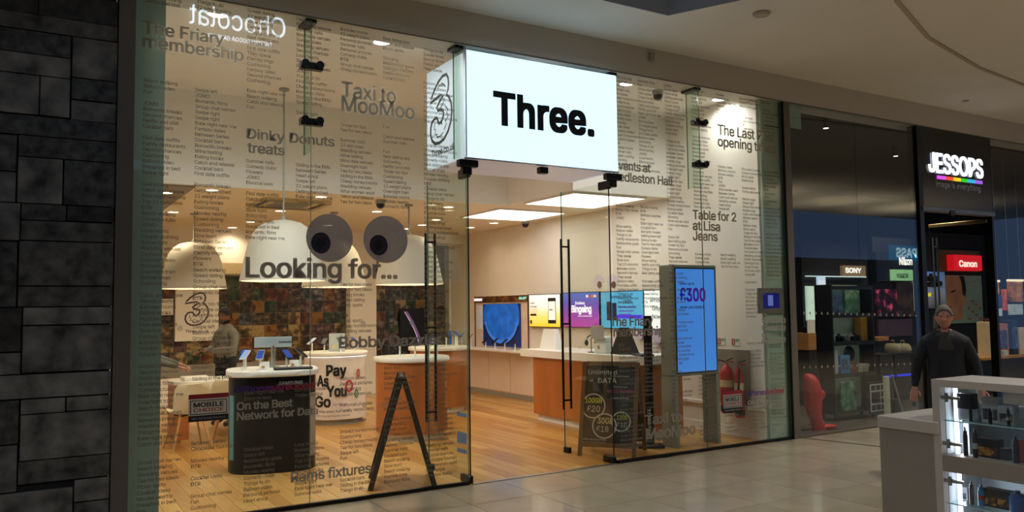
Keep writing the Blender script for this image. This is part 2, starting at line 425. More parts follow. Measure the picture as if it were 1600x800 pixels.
# ------------------------------------------------------------------ shop shell
wr = struct(MB().box(7.9, 8.27, .09, 8.7, 0, 4.4).build('wall_right', M('right_wall_paint', '#e9e2d6', .7, var=.02)))
wb_ = struct(MB().box(.5, 8.27, 8.6, 8.75, 0, 4.4).build('wall_back', WALLW))
struct(MB().box(.45, .62, .32, 8.7, 0, 4.4).build('wall_side', WALLW))
struct(MB().box(.62, 8.27, .3, 3.45, 4.36, 4.42).build('ceiling', WALLW))
struct(MB().box(.62, 6.2, 3.38, 3.46, 3.21, 4.36).build('wall_bulkhead', WALLW))
bh = MB().box(6.2, 6.26, 1.70, 3.38, 3.21, 4.36).box(6.26, 7.9, 1.70, 1.76, 3.21, 4.36)
struct(bh.build('wall_bulkhead', WALLW))
lc = MB().box(.62, 7.9, 3.46, 8.6, 3.21, 3.26).box(6.26, 7.9, 1.76, 3.46, 3.21, 3.26)
lowc = struct(lc.build('ceiling', CEILW))
MB().box(.62, 1.8, 3.46, 8.6, 3.19, 3.209).build('ceiling_panel', M('grey_ceiling_panel', '#8b8478', .7, var=.03), lowc)
bb = struct(MB().box(7.885, 7.9, .1, 8.6, 0, .12).build('baseboard_right', WHITEL))
struct(MB().box(7.87, 7.9, .1, 2.0, .36, .40).build('trim_4', WHITEL))
# ------------------------------------------------------------------ lamps of the shop
LED = M('white_led', '#fffdf6', .4, emit=3.7, var=.0)
LEDW = M('warm_led', '#fff1d6', .4, emit=6.0, var=.0)
RIM = M('lamp_rim', '#e8e2d4', .4, var=.02)
for k, (y0, y1, lab) in enumerate(((1.77, 3.0, 'square ceiling light panel nearer the shop window, glowing white'), (3.74, 4.95, 'square ceiling light panel deeper in the shop, over the wall screens'))):
    p = empty('ceiling_light_panel', (6.885, (y0 + y1) / 2, 3.19), 0, lab, 'light', 'square ceiling light panels')
    w = .615
    MB().box(-w, w, -w, w, -.004, .018).build('diffuser', LED, p)
    f = MB()
    f.box(-w - .015, -w, -w - .015, w + .015, -.01, .02).box(w, w + .015, -w - .015, w + .015, -.01, .02).box(-w, w, -w - .015, -w, -.01, .02).box(-w, w, w, w + .015, -.01, .02)
    f.build('frame', RIM, p)
def downlight(loc, lab, r, em, power, group, col=(1, .82, .58), cone=125):
    p = empty('downlight', loc, 0, lab, 'light', group)
    MB().lathe(0, 0, [(r + .02, 0), (r + .02, -.006), (r, -.009), (r, 0)], 24, False).build('rim', RIM, p)
    MB().cyl(0, 0, -.007, -.001, r, n=24).build('lens', em, p)
    l = bpy.data.lights.new('downlight_lamp', 'SPOT'); l.energy = power; l.color = col; l.spot_size = math.radians(cone); l.spot_blend = .9; l.shadow_soft_size = .08
    o = bpy.data.objects.new('downlight_lamp', l); COL.objects.link(o); o.parent = p; o.location = (0, 0, -.02)
for x, lab in ((1.47, 'round downlight in the high window ceiling nearest the stone wall'), (3.05, 'round downlight in the high window ceiling left of the illuminated sign'),
               (4.63, 'round downlight in the high window ceiling behind the illuminated sign'), (6.2, 'round downlight in the high window ceiling just right of the sign'), (7.74, 'round downlight in the high window ceiling nearest the bronze right post')):
    downlight((x, .56, 4.36), lab, .085, LED, 300 if x < 4 else 120 if x < 5 else 105 if x < 7 else 78, 'downlights above the shop window', (.97, .97, .95), 168)
dl = [((2.04, 3.7), 'low-ceiling downlight in front, above the leftmost white pendant'), ((1.98, 6.33), 'low-ceiling downlight left of the leftmost pendant rod'), ((3.36, 7.25), 'low-ceiling downlight between the leftmost pendant and the next one'),
      ((3.3, 8.35), 'low-ceiling downlight close to the photo wall'), ((3.39, 5.48), 'low-ceiling downlight crossing the rod of the front white pendant'), ((3.45, 3.7), 'low-ceiling downlight beside the air conditioning cassette'),
      ((1.55, 4.04), 'low-ceiling downlight in the grey ceiling strip'), ((4.75, 4.94), 'low-ceiling downlight above the right printed eye'), ((5.5, 3.95), 'low-ceiling downlight above the left door handle, in front'),
      ((6.1, 5.6), 'low-ceiling downlight right of the left door handle'), ((6.25, 6.5), 'low-ceiling downlight behind the left door handle'), ((6.27, 7.28), 'low-ceiling downlight right of the right printed eye, deep in the shop'),
      ((7.45, 8.2), 'low-ceiling downlight deepest, by the corner of the peach wall'), ((7.28, 6.55), 'low-ceiling downlight just right of the left door edge, in the entrance'), ((7.29, 5.67), 'low-ceiling downlight in the entrance, behind the deeper light panel'),
      ((4.75, 7.25), 'low-ceiling downlight hidden behind the printed eyes')]
for (x, y), lab in dl:
    downlight((x, y, 3.209 if x > 1.8 else 3.189), lab, .075, LEDW, 52 if x < 6 else 20, 'downlights in the low shop ceiling', (1, .79, .52), 150)
ac = empty('ceiling_cassette', (3.26, 4.54, 3.21), 0, 'square air conditioning cassette with black slot edge in the low ceiling', 'air conditioner')
MB().rbox(-.48, .48, -.48, .48, -.03, 0, .05).build('panel', M('cassette_panel', '#c9b78f', .5, var=.03), ac)
m = MB()
for s in (-1, 1):
    m.box(-.36, .36, s * .40 - .03, s * .40 + .03, -.036, -.03).box(s * .40 - .03, s * .40 + .03, -.36, .36, -.036, -.03)
m.build('air_slot', BLKP, ac)
m = MB()
for k in range(9): m.box(-.26, .26, -.26 + k * .06, -.235 + k * .06, -.037, -.03)
m.build('grille', GREYL, ac)
for loc, lab in (((4.29, 3.66, 3.21), 'black dome camera hanging from the low ceiling above the right printed eye'), ((7.6, 5.1, 3.21), 'black dome camera on the ceiling edge above the peach wall'), ((6.75, .62, 4.36), 'black dome camera under the high ceiling beside the right glass fin')):
    d = empty('dome_camera', loc, 0, lab, 'camera', 'ceiling dome cameras')
    MB().lathe(0, 0, [(.07, 0), (.07, -.05), (.062, -.06)], 20).build('base', GREYL, d)
    MB().lathe(0, 0, [(.06, -.058), (.058, -.085), (.042, -.115), (.01, -.128)], 20).build('dome', BLKP, d, True)
# pendants
PEND = M('pendant_enamel', '#cfc9bb', .55, var=.02)
def pendant(top=1.18):
    p = empty('pendant_lamp', (0, 0, 2.03))
    out = [(.50, 0), (.475, .12), (.445, .27), (.41, .42), (.365, .54), (.30, .635), (.21, .695), (.11, .722), (.02, .728)]
    MB().lathe(0, 0, out + [(r - .012, z - .014) for r, z in reversed(out)][:-1] + [(.488, 0.0)], 48, False).build('shade', PEND, p, True)
    MB().cyl(0, 0, .725, top, .011, n=10).build('rod', GREYL, p)
    MB().lathe(0, 0, [(.02, .725), (.035, .727), (.03, .765), (.012, .775)], 16).build('collar', GREYL, p)
    MB().cyl(0, 0, top - .025, top, .06, n=20).build('ceiling_rose', GREYL, p)
    MB().lathe(0, 0, [(.02, .60), (.06, .56), (.075, .48), (.05, .42), (.01, .40)], 18).build('bulb', M('warm_bulb', '#ffe2b0', .4, emit=12, var=0), p, True)
    return p
pf = pendant(2.33); p0 = pendant()
for k, (x, y, lab) in enumerate(((2.68, 2.75, 'white dome pendant on a long rod in front, behind the word Looking'), (2.3, 6.4, 'greyish white dome pendant furthest left, half hidden by the green pier'),
                                 (4.2, 5.35, 'white dome pendant between the front one and the right one, behind the printed eyes'), (4.86, 3.97, 'white dome pendant on the right, beside the left door handle'))):
    p = pf if k == 0 else p0 if k == 1 else copy_tree(p0)
    p.location = (x, y, 2.03); tag(p, lab, 'pendant lamp', 'white dome pendants')
for k, (x, y) in enumerate(((2.68, 2.75), (2.3, 6.4), (4.2, 5.35), (4.86, 3.97))):
    l = bpy.data.lights.new('pendant_light', 'POINT'); l.energy = 30; l.color = (1, .84, .6); l.shadow_soft_size = .08
    o = bpy.data.objects.new('pendant_light', l); COL.objects.link(o); o.location = (x, y, 2.28)
# ------------------------------------------------------------------ glass front, fins, doors
WZ = 4.262
def pane(name, x0, x1):
    w = struct(MB().box(x0, x1, 0, .012, .03, WZ).build(name, GLASS))
    MB().box(x0, x1, -.014, .026, .0, .032).build('base_channel', BLACK, w)
    MB().box(x1 - .003, x1, -.0005, .0125, .03, WZ).build('glass_edge', GEDGE, w)
    return w
W1 = pane('window_1', .737, 2.158); W2 = pane('window_2', 2.162, 3.70)
W3 = pane('window_3', 5.50, 6.83); W4 = pane('window_4', 6.834, 8.262)
def fin(x, w, lab, z0=3.07, d=.20, clips=(3.83, 3.33)):
    p = empty('glass_fin', (x, .014, z0), 0, lab, 'glass fin', 'glass fins stiffening the shop window')
    h = WZ - z0
    MB().box(-.006, .006, 0, d, 0, h).build('fin_pane', Mglass('fin_glass', (.88, .96, .91), .04, .5), p)
    MB().box(-.0065, .0065, d - .003, d, 0, h).build('fin_edge', GEDGE, p)
    MB().box(-.05, .05, 0, d + .03, h - .03, h).build('top_shoe', BLACK, p)
    for z in clips:
        c = MB(); zz = z - z0
        c.box(-.10, .10, -.034, .03, zz - .03, zz + .03)
        o = c.build("clamp", BLACK, p)
        for s in (-1, 1):
            MB().loft([[(s * .065 + .035 * math.cos(a * math.pi / 8), y, zz + .012 + .035 * math.sin(a * math.pi / 8)) for a in range(16)] for y in (-.06, -.03)]).build('clamp_disc', BLACK, o)
    return p
fin(2.16, W1, 'green glass fin with two black clamps left of the sign'); fin(6.832, W3, 'green glass fin with two black clamps right of the sign')
fin(3.64, W2, 'green glass fin beside the left edge of the sign, without clamps', 3.15, .13, ()); fin(5.56, W3, 'green glass fin beside the right edge of the sign, without clamps', 3.15, .13, ())
def door(name, hinge, ang, mirror):
    """leaf from hinge along direction ang (from +Y towards +X)"""
    r = struct(MB().box(-.006, .006, 0, .86, .012, 3.03).build(name, Mglass('door_glass', (.93, .96, .92), .05, .7)))
    r.location = (hinge, .03, 0); r.rotation_euler = (0, 0, -ang)
    MB().box(-.0065, .0065, .857, .861, .012, 3.03).build('leaf_edge', GEDGE, r)
    MB().box(-.0066, .0066, -.002, .004, .012, 3.03).build('leaf_edge', BLACK, r)
    for z0, z1 in ((.0, .075), (2.96, 3.05)):
        MB().rbox(-.024, .024, -.02, .16, z0, z1, .008).build('patch_fitting', BLACK, r)
    MB().rbox(-.022, .022, .76, .865, .0, .065, .006).build('lock_fitting', BLACK, r)
    for s in (-1, 1):
        h = MB().cyl(s * .055, .80, .5, 2.47, .014, n=12).build('handle', BLACK, r, True)
        for z in (.6, 1.48, 2.38):
            MB().bar((s * .055, .80, z), (0, .80, z), .02, .02).build('standoff', BLACK, h)
    return r
D1 = door('door_1', 3.73, math.radians(-2), 1); D2 = door('door_2', 5.475, math.radians(-2.5), -1)
MB().box(-.007, -.0062, .12, .34, 1.32, 1.47).build('notice', M('pale_notice', '#c9c6bc', .6), D2)
for z0, z1 in ((.62, .66), (.36, .47), (.27, .31)):
    MB().box(-.0078, -.0066, .05, .24, z0, z1).build('sticker', M('blue_sticker', '#6f87a8', .6), D1)
for x, lab in ((3.70, 'black door pivot clamp under the left end of the sign'), (5.50, 'black door pivot clamp under the right end of the sign')):
    s = 1 if x < 4 else -1
    c = empty('pivot_clamp', (x, 0, 3.035), 0, lab, 'clamp', 'door pivot clamps')
    MB().rbox(-.09, .12, -.035, .045, .02, .09, .008).build('plate', BLACK, c)
    MB().rbox(-.05, .05, -.03, .04, -.06, .02, .008).build('pivot_block', BLACK, c)
    MB().bar((.02, 0, -.02), (.06, .12, -.03), .05, .04).build('arm', BLACK, c)
tag(MB().rbox(-.05, .05, -.03, .05, 0, .07, .008).build('door_stop', BLACK, loc=(4.6, 0, 3.055)), 'small black block under the middle of the sign', 'clamp')
# ------------------------------------------------------------------ lightbox sign
sg = empty('lightbox_sign', (3.66, 0, 3.14), 0, 'large glowing white box sign with the word Three above the entrance', 'sign')
WGL = M('sign_face_glow', '#b9e2ff', .4, emit=1.6, var=.015, scale=.8)
SIDE = M('sign_side_glow', '#5a6068', .4, emit=.55, var=.015, ecol='#dfeaf0')
UND = M('sign_underside', '#dcdcea', .4, emit=.12, var=.02)
MB().box(.03, 1.84, -.03, .79, .03, 1.03).build('body', M('sign_body', '#d8dde2', .4), sg)
MB().rbox(0, 1.875, -.075, -.03, 0, 1.06, .01).build('front_face', WGL, sg)
MB().box(.0, .03, -.026, .80, .0, 1.04).build('side_face', SIDE, sg)
MB().box(1.845, 1.875, -.026, .80, 0, 1.04).build('side_face', SIDE, sg)
MB().box(.03, 1.845, -.02, .80, .0, .028).build('underside', UND, sg)
MB().box(-.002, .01, -.0765, -.0302, .004, 1.056).build('corner_trim', M('sign_trim', '#b9c9d6', .4), sg)
MB().box(.0, 1.875, -.068, -.03, -.008, .001).build('bottom_trim', STEEL, sg)
INK = M('black_ink', '#07090b', .5, var=.05)
a = onY(771, 203, -.077); b = onY(929, 212, -.077)
text('sign_word', 'Three.', INK, sg, (a.x - 3.66, -.0775, onY(800, 196, -.077).z - 3.14), ROT_FRONT, cap=.315, width=b.x - a.x, bold=.034, spacing=1.02, res=4)
# the figure-3 emblem: an outline with lively inner strokes
L3 = [(115, 310), (125, 280), (140, 250), (160, 220), (185, 200), (205, 202), (214, 225), (216, 255), (213, 285), (205, 305), (218, 325), (229, 360), (232, 400), (227, 450), (212, 495), (190, 527),
      (165, 538), (142, 533), (125, 512), (117, 478), (118, 440), (127, 412), (143, 400), (155, 405), (158, 422), (165, 438), (178, 430), (188, 405), (187, 380), (175, 370), (158, 366), (152, 350), (165, 328), (185, 300), (172, 293), (145, 300), (115, 310)]
L3i = [[(150, 262), (165, 240), (172, 245), (180, 235), (190, 245), (200, 262)], [(190, 300), (182, 322), (195, 318), (185, 345), (172, 358)], [(198, 362), (212, 385), (205, 395), (212, 420), (198, 440), (203, 455), (190, 480)],
       [(140, 430), (137, 455), (146, 462), (140, 485), (155, 490), (150, 503), (170, 505), (186, 490)]]
def stroke(mb, pts, w, closed=False):
    n = len(pts); P = [Vector((p[0], p[1])) for p in pts]; Lr = []; 
    for i in range(n):
        a_ = P[i - 1] if (i > 0 or closed) else P[i]; b_ = P[(i + 1) % n] if (i < n - 1 or closed) else P[i]
        t = (b_ - a_)
        t = t.normalized() if t.length > 1e-9 else Vector((1, 0))
        nn = Vector((-t.y, t.x)) * w / 2
        Lr.append((P[i] + nn, P[i] - nn))
    vs = [q for l in Lr for q in ((l[0].x, l[0].y, 0), (l[1].x, l[1].y, 0))]
    fs = [(2 * i, 2 * i + 1, 2 * i + 3, 2 * i + 2) for i in range(n - 1)]
    if closed: fs.append((2 * n - 2, 2 * n - 1, 1, 0))
    mb.add(vs, fs); return mb
def emblem(name, h, w, mat, parent, loc, rot):
    f = lambda p: ((p[0] - 115) / 117 * w, (538 - p[1]) / 338 * h)
    m = MB(); stroke(m, [f(p) for p in L3[:-1]], h * .05, True)
    for q in L3i: stroke(m, [f(p) for p in q], h * .022)
    o = m.build(name, mat, parent); o.location = loc; o.rotation_euler = rot
    return o
e = emblem('emblem', .68, .50, INK, sg, (-.0015, .72, .24), ROT_LEFT)
text('web_address', 'Three.co.uk', INK, sg, (-.0015, .70, .12), ROT_LEFT, width=.54, cap=.065, bold=.025)
# ------------------------------------------------------------------ vinyl lettering on the glass
VY = -.0045
def pane_at(x): return W1 if x < 2.16 else W2 if x < 4 else W3 if x < 6.83 else W4
def word(body, px0, py0, px1, capx, mat=VINB, bold=.023, parent=None, name='vinyl_word'):
    """body on the glass; px0,py0 = left end of the baseline, px1 = right end, capx = capital height, in photo pixels"""
    a = onY(px0, py0); t_ = onY(px0, py0 - capx); b = onY(px1, py0)
    return text(name, body, mat, parent or pane_at(a.x), (a.x, VY, a.z), ROT_FRONT, cap=t_.z - a.z, width=b.x - a.x, bold=bold, spacing=.96)
for w in [('The Friary', 222, 51, 351, 19), ('membership', 222, 73, 381, 19), ('Dinky Donuts', 385, 216, 523, 15.5), ('treats', 386, 238, 445, 15.5),
          ('Taxi to', 532.5, 151, 619, 24), ('MooMoo', 533, 173, 648, 24), ('Looking for...', 383, 433, 621, 31), ('Bobby Dazzler', 529, 544, 690, 17),
          ('Rams fixtures', 454, 754, 580, 16), ('The Last Post', 1121, 210, 1210, 15.5), ('opening times', 1121, 228, 1212, 15), ('Events at', 958, 264, 1016, 14), ('Kedleston Hall', 958, 282, 1051, 14),
          ('Table for 2', 1082, 342, 1150, 14), ('at Lisa', 1082, 359, 1125, 14), ('Jeans', 1082, 375, 1121, 14), ('The Friary', 953, 510, 1020, 14), ('membership', 958, 526, 1036, 14),
          ('Taxi to', 1007, 664, 1066, 15), ('MooMoo', 1009, 687, 1087, 17)]:
    word(*w, mat=VINP if w[0] in ('Events at', 'Kedleston Hall', 'Bobby Dazzler', 'Rams fixtures') else VINB)
word('On the Best', 369.5, 641, 457, 12, VINP); word('Network for Data', 369.5, 657, 497, 12, VINP)
def hashtag(px0, py0, px1, capx):
    a = onY(px0, py0); b = onY(px1, py0)
    word('#PhonesAreGood', px0, py0, px1, capx, Mgrad('hashtag_ink_%d' % px0, ('#2a1a6e', '#5a1a78', '#a01a50', '#b01c2c'), 0, 0, b.x - a.x, rough=.6), .02)
hashtag(1167, 619, 1225, 8); hashtag(365, 614, 490, 10)
word('On the Best', 1168, 633, 1210, 7, VINP); word('Network for Data', 1168, 642, 1228, 7, VINP)
for t_, y_ in (('Spring', 504), ('Gaming', 516), ('on', 527), ('demand', 536)): word(t_, 1190, y_, 1190 + 6.2 * len(t_), 8, VINP)
PHR = '''Miming track acts off|Fine for beauty skin|Fun|Adventure week ends|Family restaurants|Cocktail ideas|Overnight train|22 weight plans|Dating books|Couple clothing|Blind date venues|Divorce laws|Schooling|Summer nails|Food delivery near me|Speed dating|Beach walking|DTR|Balloon video|Cocktail bars|DTR|Monogrammed cufflinks|12 red roses|Eternity rings|Fantasy dates|Romantic breaks|Cheap tickets to Venice|Extravagant honeymoons|Humble brag|Impact honeymoons|Tea for two ideas|Romantic films|Romantic theatre shows|Catch and release|Art gallery directions|Cushioning|Getting benched|Sliding in the DMs|JOMO|Swipe left|Swipe right|Tinder bio tips|Perfect perfect man|Netflix and chill|What women want|Date outfits for men|Ghosting|Flowers|Half and half pizza|Cheap honeymoons|Relationship goals|Personal pictures|Funny dating videos|Things to do|First date outfits|Best dating app|Birthday surprise|They speak|Movies nearby|Karaoke rooms|Slow burn|Love hearts|The struggle is real|Between Series|Wine tasting|Date night near me|Comedy clubs|Heart emoji|Getting over your ex|Top 10 romcoms|Partner yoga|Second chances|Wedding venues|Group chat names|Breakfast in bed|Chocolate fountain|Picnic spots|Sunset times'''.split('|')
SHORT = [q for q in PHR if len(q) < 19]
PITCH = .0462
def column(x, spans, name='vinyl_text_column'):
    zt = max(s[1] for s in spans); z = zt; lines = []
    while z > min(s[0] for s in spans):
        lines.append(random.choice(SHORT) if any(a <= z <= b for a, b in spans) and random.random() > .06 else '')
        z -= PITCH
    body = '\n'.join(lines)
    s = .029 / CAP[0]
    me = _glyphs(body, .008, .95, PITCH / s, 1); me.name = name
    me.transform(Matrix.Diagonal((s, s, 1, 1)))
    me.materials.clear(); me.materials.append(VIN)
    o = bpy.data.objects.new(name, me); COL.objects.link(o); o.parent = pane_at(x); o.location = (x, VY, zt); o.rotation_euler = ROT_FRONT; o['kind'] = 'stuff'
cols = [(.80, [(.05, 3.55), (4.12, 4.2)]), (1.19, [(1.08, 3.52), (.1, .62), (4.1, 4.22)]), (1.60, [(3.36, 4.22), (2.24, 2.95), (.93, 1.02), (.1, .56)]), (2.02, [(3.36, 4.22), (2.6, 2.95), (1.83, 1.9), (.93, 1.05), (.1, .56)]),
        (2.42, [(3.8, 4.2), (2.6, 3.36), (1.4, 1.9), (.66, 1.1), (.36, .6), (.05, .2)]), (2.83, [(3.8, 4.18), (2.6, 3.36), (.1, 1.15)]), (3.24, [(1.4, 4.14), (.05, 1.15)]),
        (5.54, [(3.15, 4.2), (1.62, 2.8), (.1, 1.28)]), (5.89, [(3.15, 4.2), (1.62, 2.8), (.55, 1.28), (.06, .2)]), (6.29, [(1.0, 4.2), (.5, .95)]), (6.70, [(2.8, 4.2), (2.16, 2.3), (.5, .95), (.1, .3)]),
        (7.11, [(3.8, 4.2), (2.8, 3.35), (2.1, 2.3), (.14, .5)]), (7.51, [(3.8, 4.2), (1.5, 3.35), (.9, 1.2), (.1, .5)]), (7.90, [(3.8, 4.2), (2.0, 3.35), (.1, 1.1)])]
for x, s in cols: column(x, s)
# the two printed eyes
EYE = Mvinyl('eye_film', '#807876', .05); IRIS = Mvinyl('iris_film', '#1b1826', .02); PUP = Mvinyl('pupil_film', '#050507', .0)
for (cx, cz, r, ix, iz) in ((2.326, 2.312, .213, 2.246, 2.265), (2.855, 2.316, .217, 2.785, 2.262)):
    pe = W2 if cx > 2.4 else W2
    f = flat('printed_eye', disc(r, n=48), EYE, pe, (cx, VY, cz), ROT_FRONT)
    g = flat('iris', disc(.088, .094, 32), IRIS, f, (ix - cx, iz - cz, .0012), (0, 0, 0))
    rays = MB()
    for q in range(28):
        t = 2 * math.pi * q / 28
        stroke(rays, [(.045 * math.cos(t), .047 * math.sin(t)), (.078 * math.cos(t), .082 * math.sin(t))], .004)
    rays.build('iris_ray', Mvinyl('iris_ray_film', '#34304a', .0), g, loc=(0, 0, .0008))
    flat('pupil', disc(.042, .045, 24), PUP, g, (0, 0, .0012), (0, 0, 0))
# round safety dots
DOT = Mvinyl('frosted_dot', '#b8b2a4', .55)
for px, py in ((281, 513), (345, 511), (567, 505), (594, 505), (618, 505), (643, 504), (600, 633), (569, 633)):
    q = onY(px, py); flat('safety_dot', disc(.022), DOT, pane_at(q.x), (q.x, VY, q.z), ROT_FRONT)
# reversed award stickers
def sticker(px0, py0, px1, py1):
    a = onY(px0, py1); b = onY(px1, py0); w = b.x - a.x; h = b.z - a.z; p = pane_at(a.x)
    s = flat('award_sticker', rect(w, h), Mvinyl('sticker_white', '#b9b4aa', .02), p, (a.x, VY - .001, a.z), ROT_FRONT)
    flat('red_band', rect(w, h * .17), Mvinyl('sticker_red', '#a31d2a', .0), s, (0, h * .83, .0006), (0, 0, 0))
    flat('black_band', rect(w, h * .22), Mvinyl('sticker_black', '#121216', .0), s, (0, 0, .0006), (0, 0, 0))
    fr = MB()
    for q in (((.04, .27), (.96, .27)), ((.04, .76), (.96, .76)), ((.05, .27), (.05, .76)), ((.95, .27), (.95, .76))):
        stroke(fr, [(q[0][0] * w, q[0][1] * h), (q[1][0] * w, q[1][1] * h)], h * .03)
    fr.build('frame_line', MATS['sticker_black'], s, loc=(0, 0, .0006))
    text('sticker_word', 'MOBILE', MATS['sticker_black'], s, (w * .12, h * .53, .0008), (0, 0, 0), cap=h * .16, width=w * .76, bold=.03)
    text('sticker_word', 'CHOICE', MATS['sticker_red'], s, (w * .12, h * .35, .0008), (0, 0, 0), cap=h * .13, width=w * .76, bold=.02)
    text('sticker_word', 'BEST NETWORK FOR DATA', MATS['sticker_white'], s, (w * .08, h * .08, .0008), (0, 0, 0), cap=h * .06, width=w * .84, bold=.01)
sticker(294, 613, 357, 660); sticker(1130, 609, 1158, 646)
# ------------------------------------------------------------------ photo wall at the back
PICS = [Mpic('photo_%d' % i, c, s, kind=k, rough=.35) for i, (c, s, k) in enumerate([
    (('#080706', '#241c15', '#5a452e', '#9a8462'), 9, 'noise'), (('#0a0a0b', '#24211f', '#57493a', '#98886c'), 12, 'noise'), (('#0c0706', '#3a1a14', '#6a3a28', '#9c7a54'), 8, 'noise'),
    (('#080c0a', '#1a261c', '#44503a', '#8c8868'), 9, 'noise'), (('#0c0c10', '#22262e', '#565a60', '#a09c90'), 10, 'noise'), (('#100a0c', '#36242a', '#665050', '#9c8c82'), 10, 'noise'),
    (('#8c7850', '#a08a5e', '#4c3c22', '#14100a'), 7, 'noise'), (('#080808', '#1e1814', '#443628', '#7c6444'), 14, 'noise'), (('#6e4820', '#84622c', '#4c241a', '#1c0c08'), 8, 'noise')])]
TS = .228
tile0 = None
def tile_at(cx, cz):
    global tile0
    m_ = random.choice(PICS)
    if tile0 is None:
        tile0 = MB().rbox(-.111, .111, -.018, 0, -.111, .111, .003).build('photo_tile', m_, wb_); tile0.location = (cx, 8.6, cz)
    else:
        inst(tile0, 'photo_tile', (cx, 8.6, cz), wb_, mat=m_)
def tiles(x0, x1, z0, z1):
    z = z1 - TS / 2
    while z > z0:
        x = x0 + TS / 2
        while x < x1:
            if not (2.36 < x < 3.12 and 1.15 < z < 2.15): tile_at(x, z)
            x += TS
        z -= TS
MB().box(1.6, 5.56, 8.59, 8.6, .5, 2.34).build('photo_backing', M('photo_grout', '#8c867c', .6), wb_)
MB().box(6.14, 7.85, 8.59, 8.6, .5, 3.02).build('photo_backing', M('photo_grout', '#8c867c', .6), wb_)
tiles(1.67, 5.55, .62, 2.32); tiles(6.16, 7.8, .70, 3.0)
MB().box(.62, 5.56, 8.45, 8.6, 2.36, 2.56).build('light_pelmet', M('pelmet', '#d9c49a', .6), wb_)
bd = empty('logo_board', (2.37, 8.57, 1.15), 0, 'white square wall board with an outlined figure 3 among the photo tiles', 'sign')
MB().box(0, .74, -.05, .005, 0, .97).build('board', WHITEL, bd)
emblem('emblem', .58, .40, M('emblem_line', '#4a3a52', .6), bd, (.16, -.052, .28), ROT_FRONT)
text('web_address', 'Three.co.uk', M('emblem_line', '#4a3a52', .6), bd, (.17, -.052, .15), ROT_FRONT, width=.40, cap=.05, bold=.01)
wb2 = empty('blank_board', (1.63, 8.575, 1.62), 0, 'plain white wall board left of the figure 3 board', 'board')
MB().rbox(0, .71, -.03, 0, 0, .29, .004).build('panel', WHITEL, wb2)
struct(MB().box(5.58, 6.13, 8.42, 8.6, 0, 3.21).build('wall_column', WALLW))
ps = empty('advert_poster', (6.68, 8.56, .82), 0, 'dark poster with a curved purple phone edge on the photo wall', 'poster')
MB().box(0, .62, -.05, -.0, 0, .86).build('panel', BLKP, ps)
arc = MB(); stroke(arc, [(.14 + .33 * math.sin(t * .1), .80 - .052 * t) for t in range(0, 15)], .05)
arc.build('phone_edge', M('purple_phone', '#7a5a8c', .4, emit=.3), ps, loc=(0, -.052, 0), rot=ROT_FRONT)
arc = MB(); stroke(arc, [(.10 + .33 * math.sin(t * .1), .80 - .052 * t) for t in range(0, 15)], .02)
arc.build('phone_glint', M('pale_glint', '#cdb8d8', .4, emit=.4), ps, loc=(0, -.053, 0), rot=ROT_FRONT)
struct(MB().box(6.13, 7.9, 8.0, 8.6, 3.02, 3.21).build('wall_downstand', WALLW))
# ------------------------------------------------------------------ phones on security stands
SCR = [M('phone_screen_a', '#24418f', .15, emit=.35), M('phone_screen_b', '#141824', .12, emit=.05), M('phone_screen_c', '#7f96b8', .2, emit=.35)]
WPL = M('white_plastic', '#e9e7e0', .35, var=.02)
def phone(loc, rz, label, scr=0, dark=True, tilt=55, group='display phones on stands', h=.13):
    p = empty('display_phone', loc, rz, label, 'phone', group)
    MB().lathe(0, 0, [(.04, 0), (.04, .008), (.018, .014), (.012, .03), (.012, h)], 14).build('stand', WPL, p, True)
    b = MB().rbox(-.037, .037, -.005, .005, -.077, .077, .006).build('phone_body', BLKP if dark else WPL, p)
    b.location = (0, -.01, h + .03); b.rotation_euler = (math.radians(-tilt), 0, 0)
    MB().box(-.034, .034, -.0058, -.0051, -.07, .07).build('screen', SCR[scr], b)
    return p
def loop(cx, cy, rx, ry, n, e=2.6):
    pts = []
    for i in range(n):
        t = 2 * math.pi * i / n; c, s_ = math.cos(t), math.sin(t)
        pts.append((cx + rx * math.copysign(abs(c) ** (2 / e), c), cy + ry * math.copysign(abs(s_) ** (2 / e), s_)))
    return pts
def stand(name, loc, rz, rx, ry, h, body, topm, label, cat, e=2.6, slab=.06, over=.03, plinth=None):
    p = empty(name, loc, rz, label, cat)
    z = 0
    if plinth:
        MB().loft([[q + (0,) for q in loop(0, 0, rx - .05, ry - .05, 40, e)], [q + (.08,) for q in loop(0, 0, rx - .05, ry - .05, 40, e)]]).build('plinth', plinth, p, True); z = .08
    MB().loft([[q + (zz,) for q in loop(0, 0, rx, ry, 48, e)] for zz in (z, h - slab)]).build('body', body, p, True)
    MB().loft([[q + (zz,) for q in loop(0, 0, rx + o_, ry + o_, 48, e)] for zz, o_ in ((h - slab, over - .006), (h - slab + .008, over), (h - .008, over), (h, over - .006))]).build('worktop', topm, p, True)
    return p
# black oval stand at the window
BL = M('black_gloss_panel', '#070708', .4, var=.1); BL.node_tree.nodes['Principled BSDF'].inputs['Specular IOR Level'].default_value = .2
ss = stand('display_stand', (2.37, 2.03, 0), math.radians(-12), .45, .42, 1.05, BL, WHITEL, 'black oval display stand with white top close to the left window', 'display stand', 3.2)
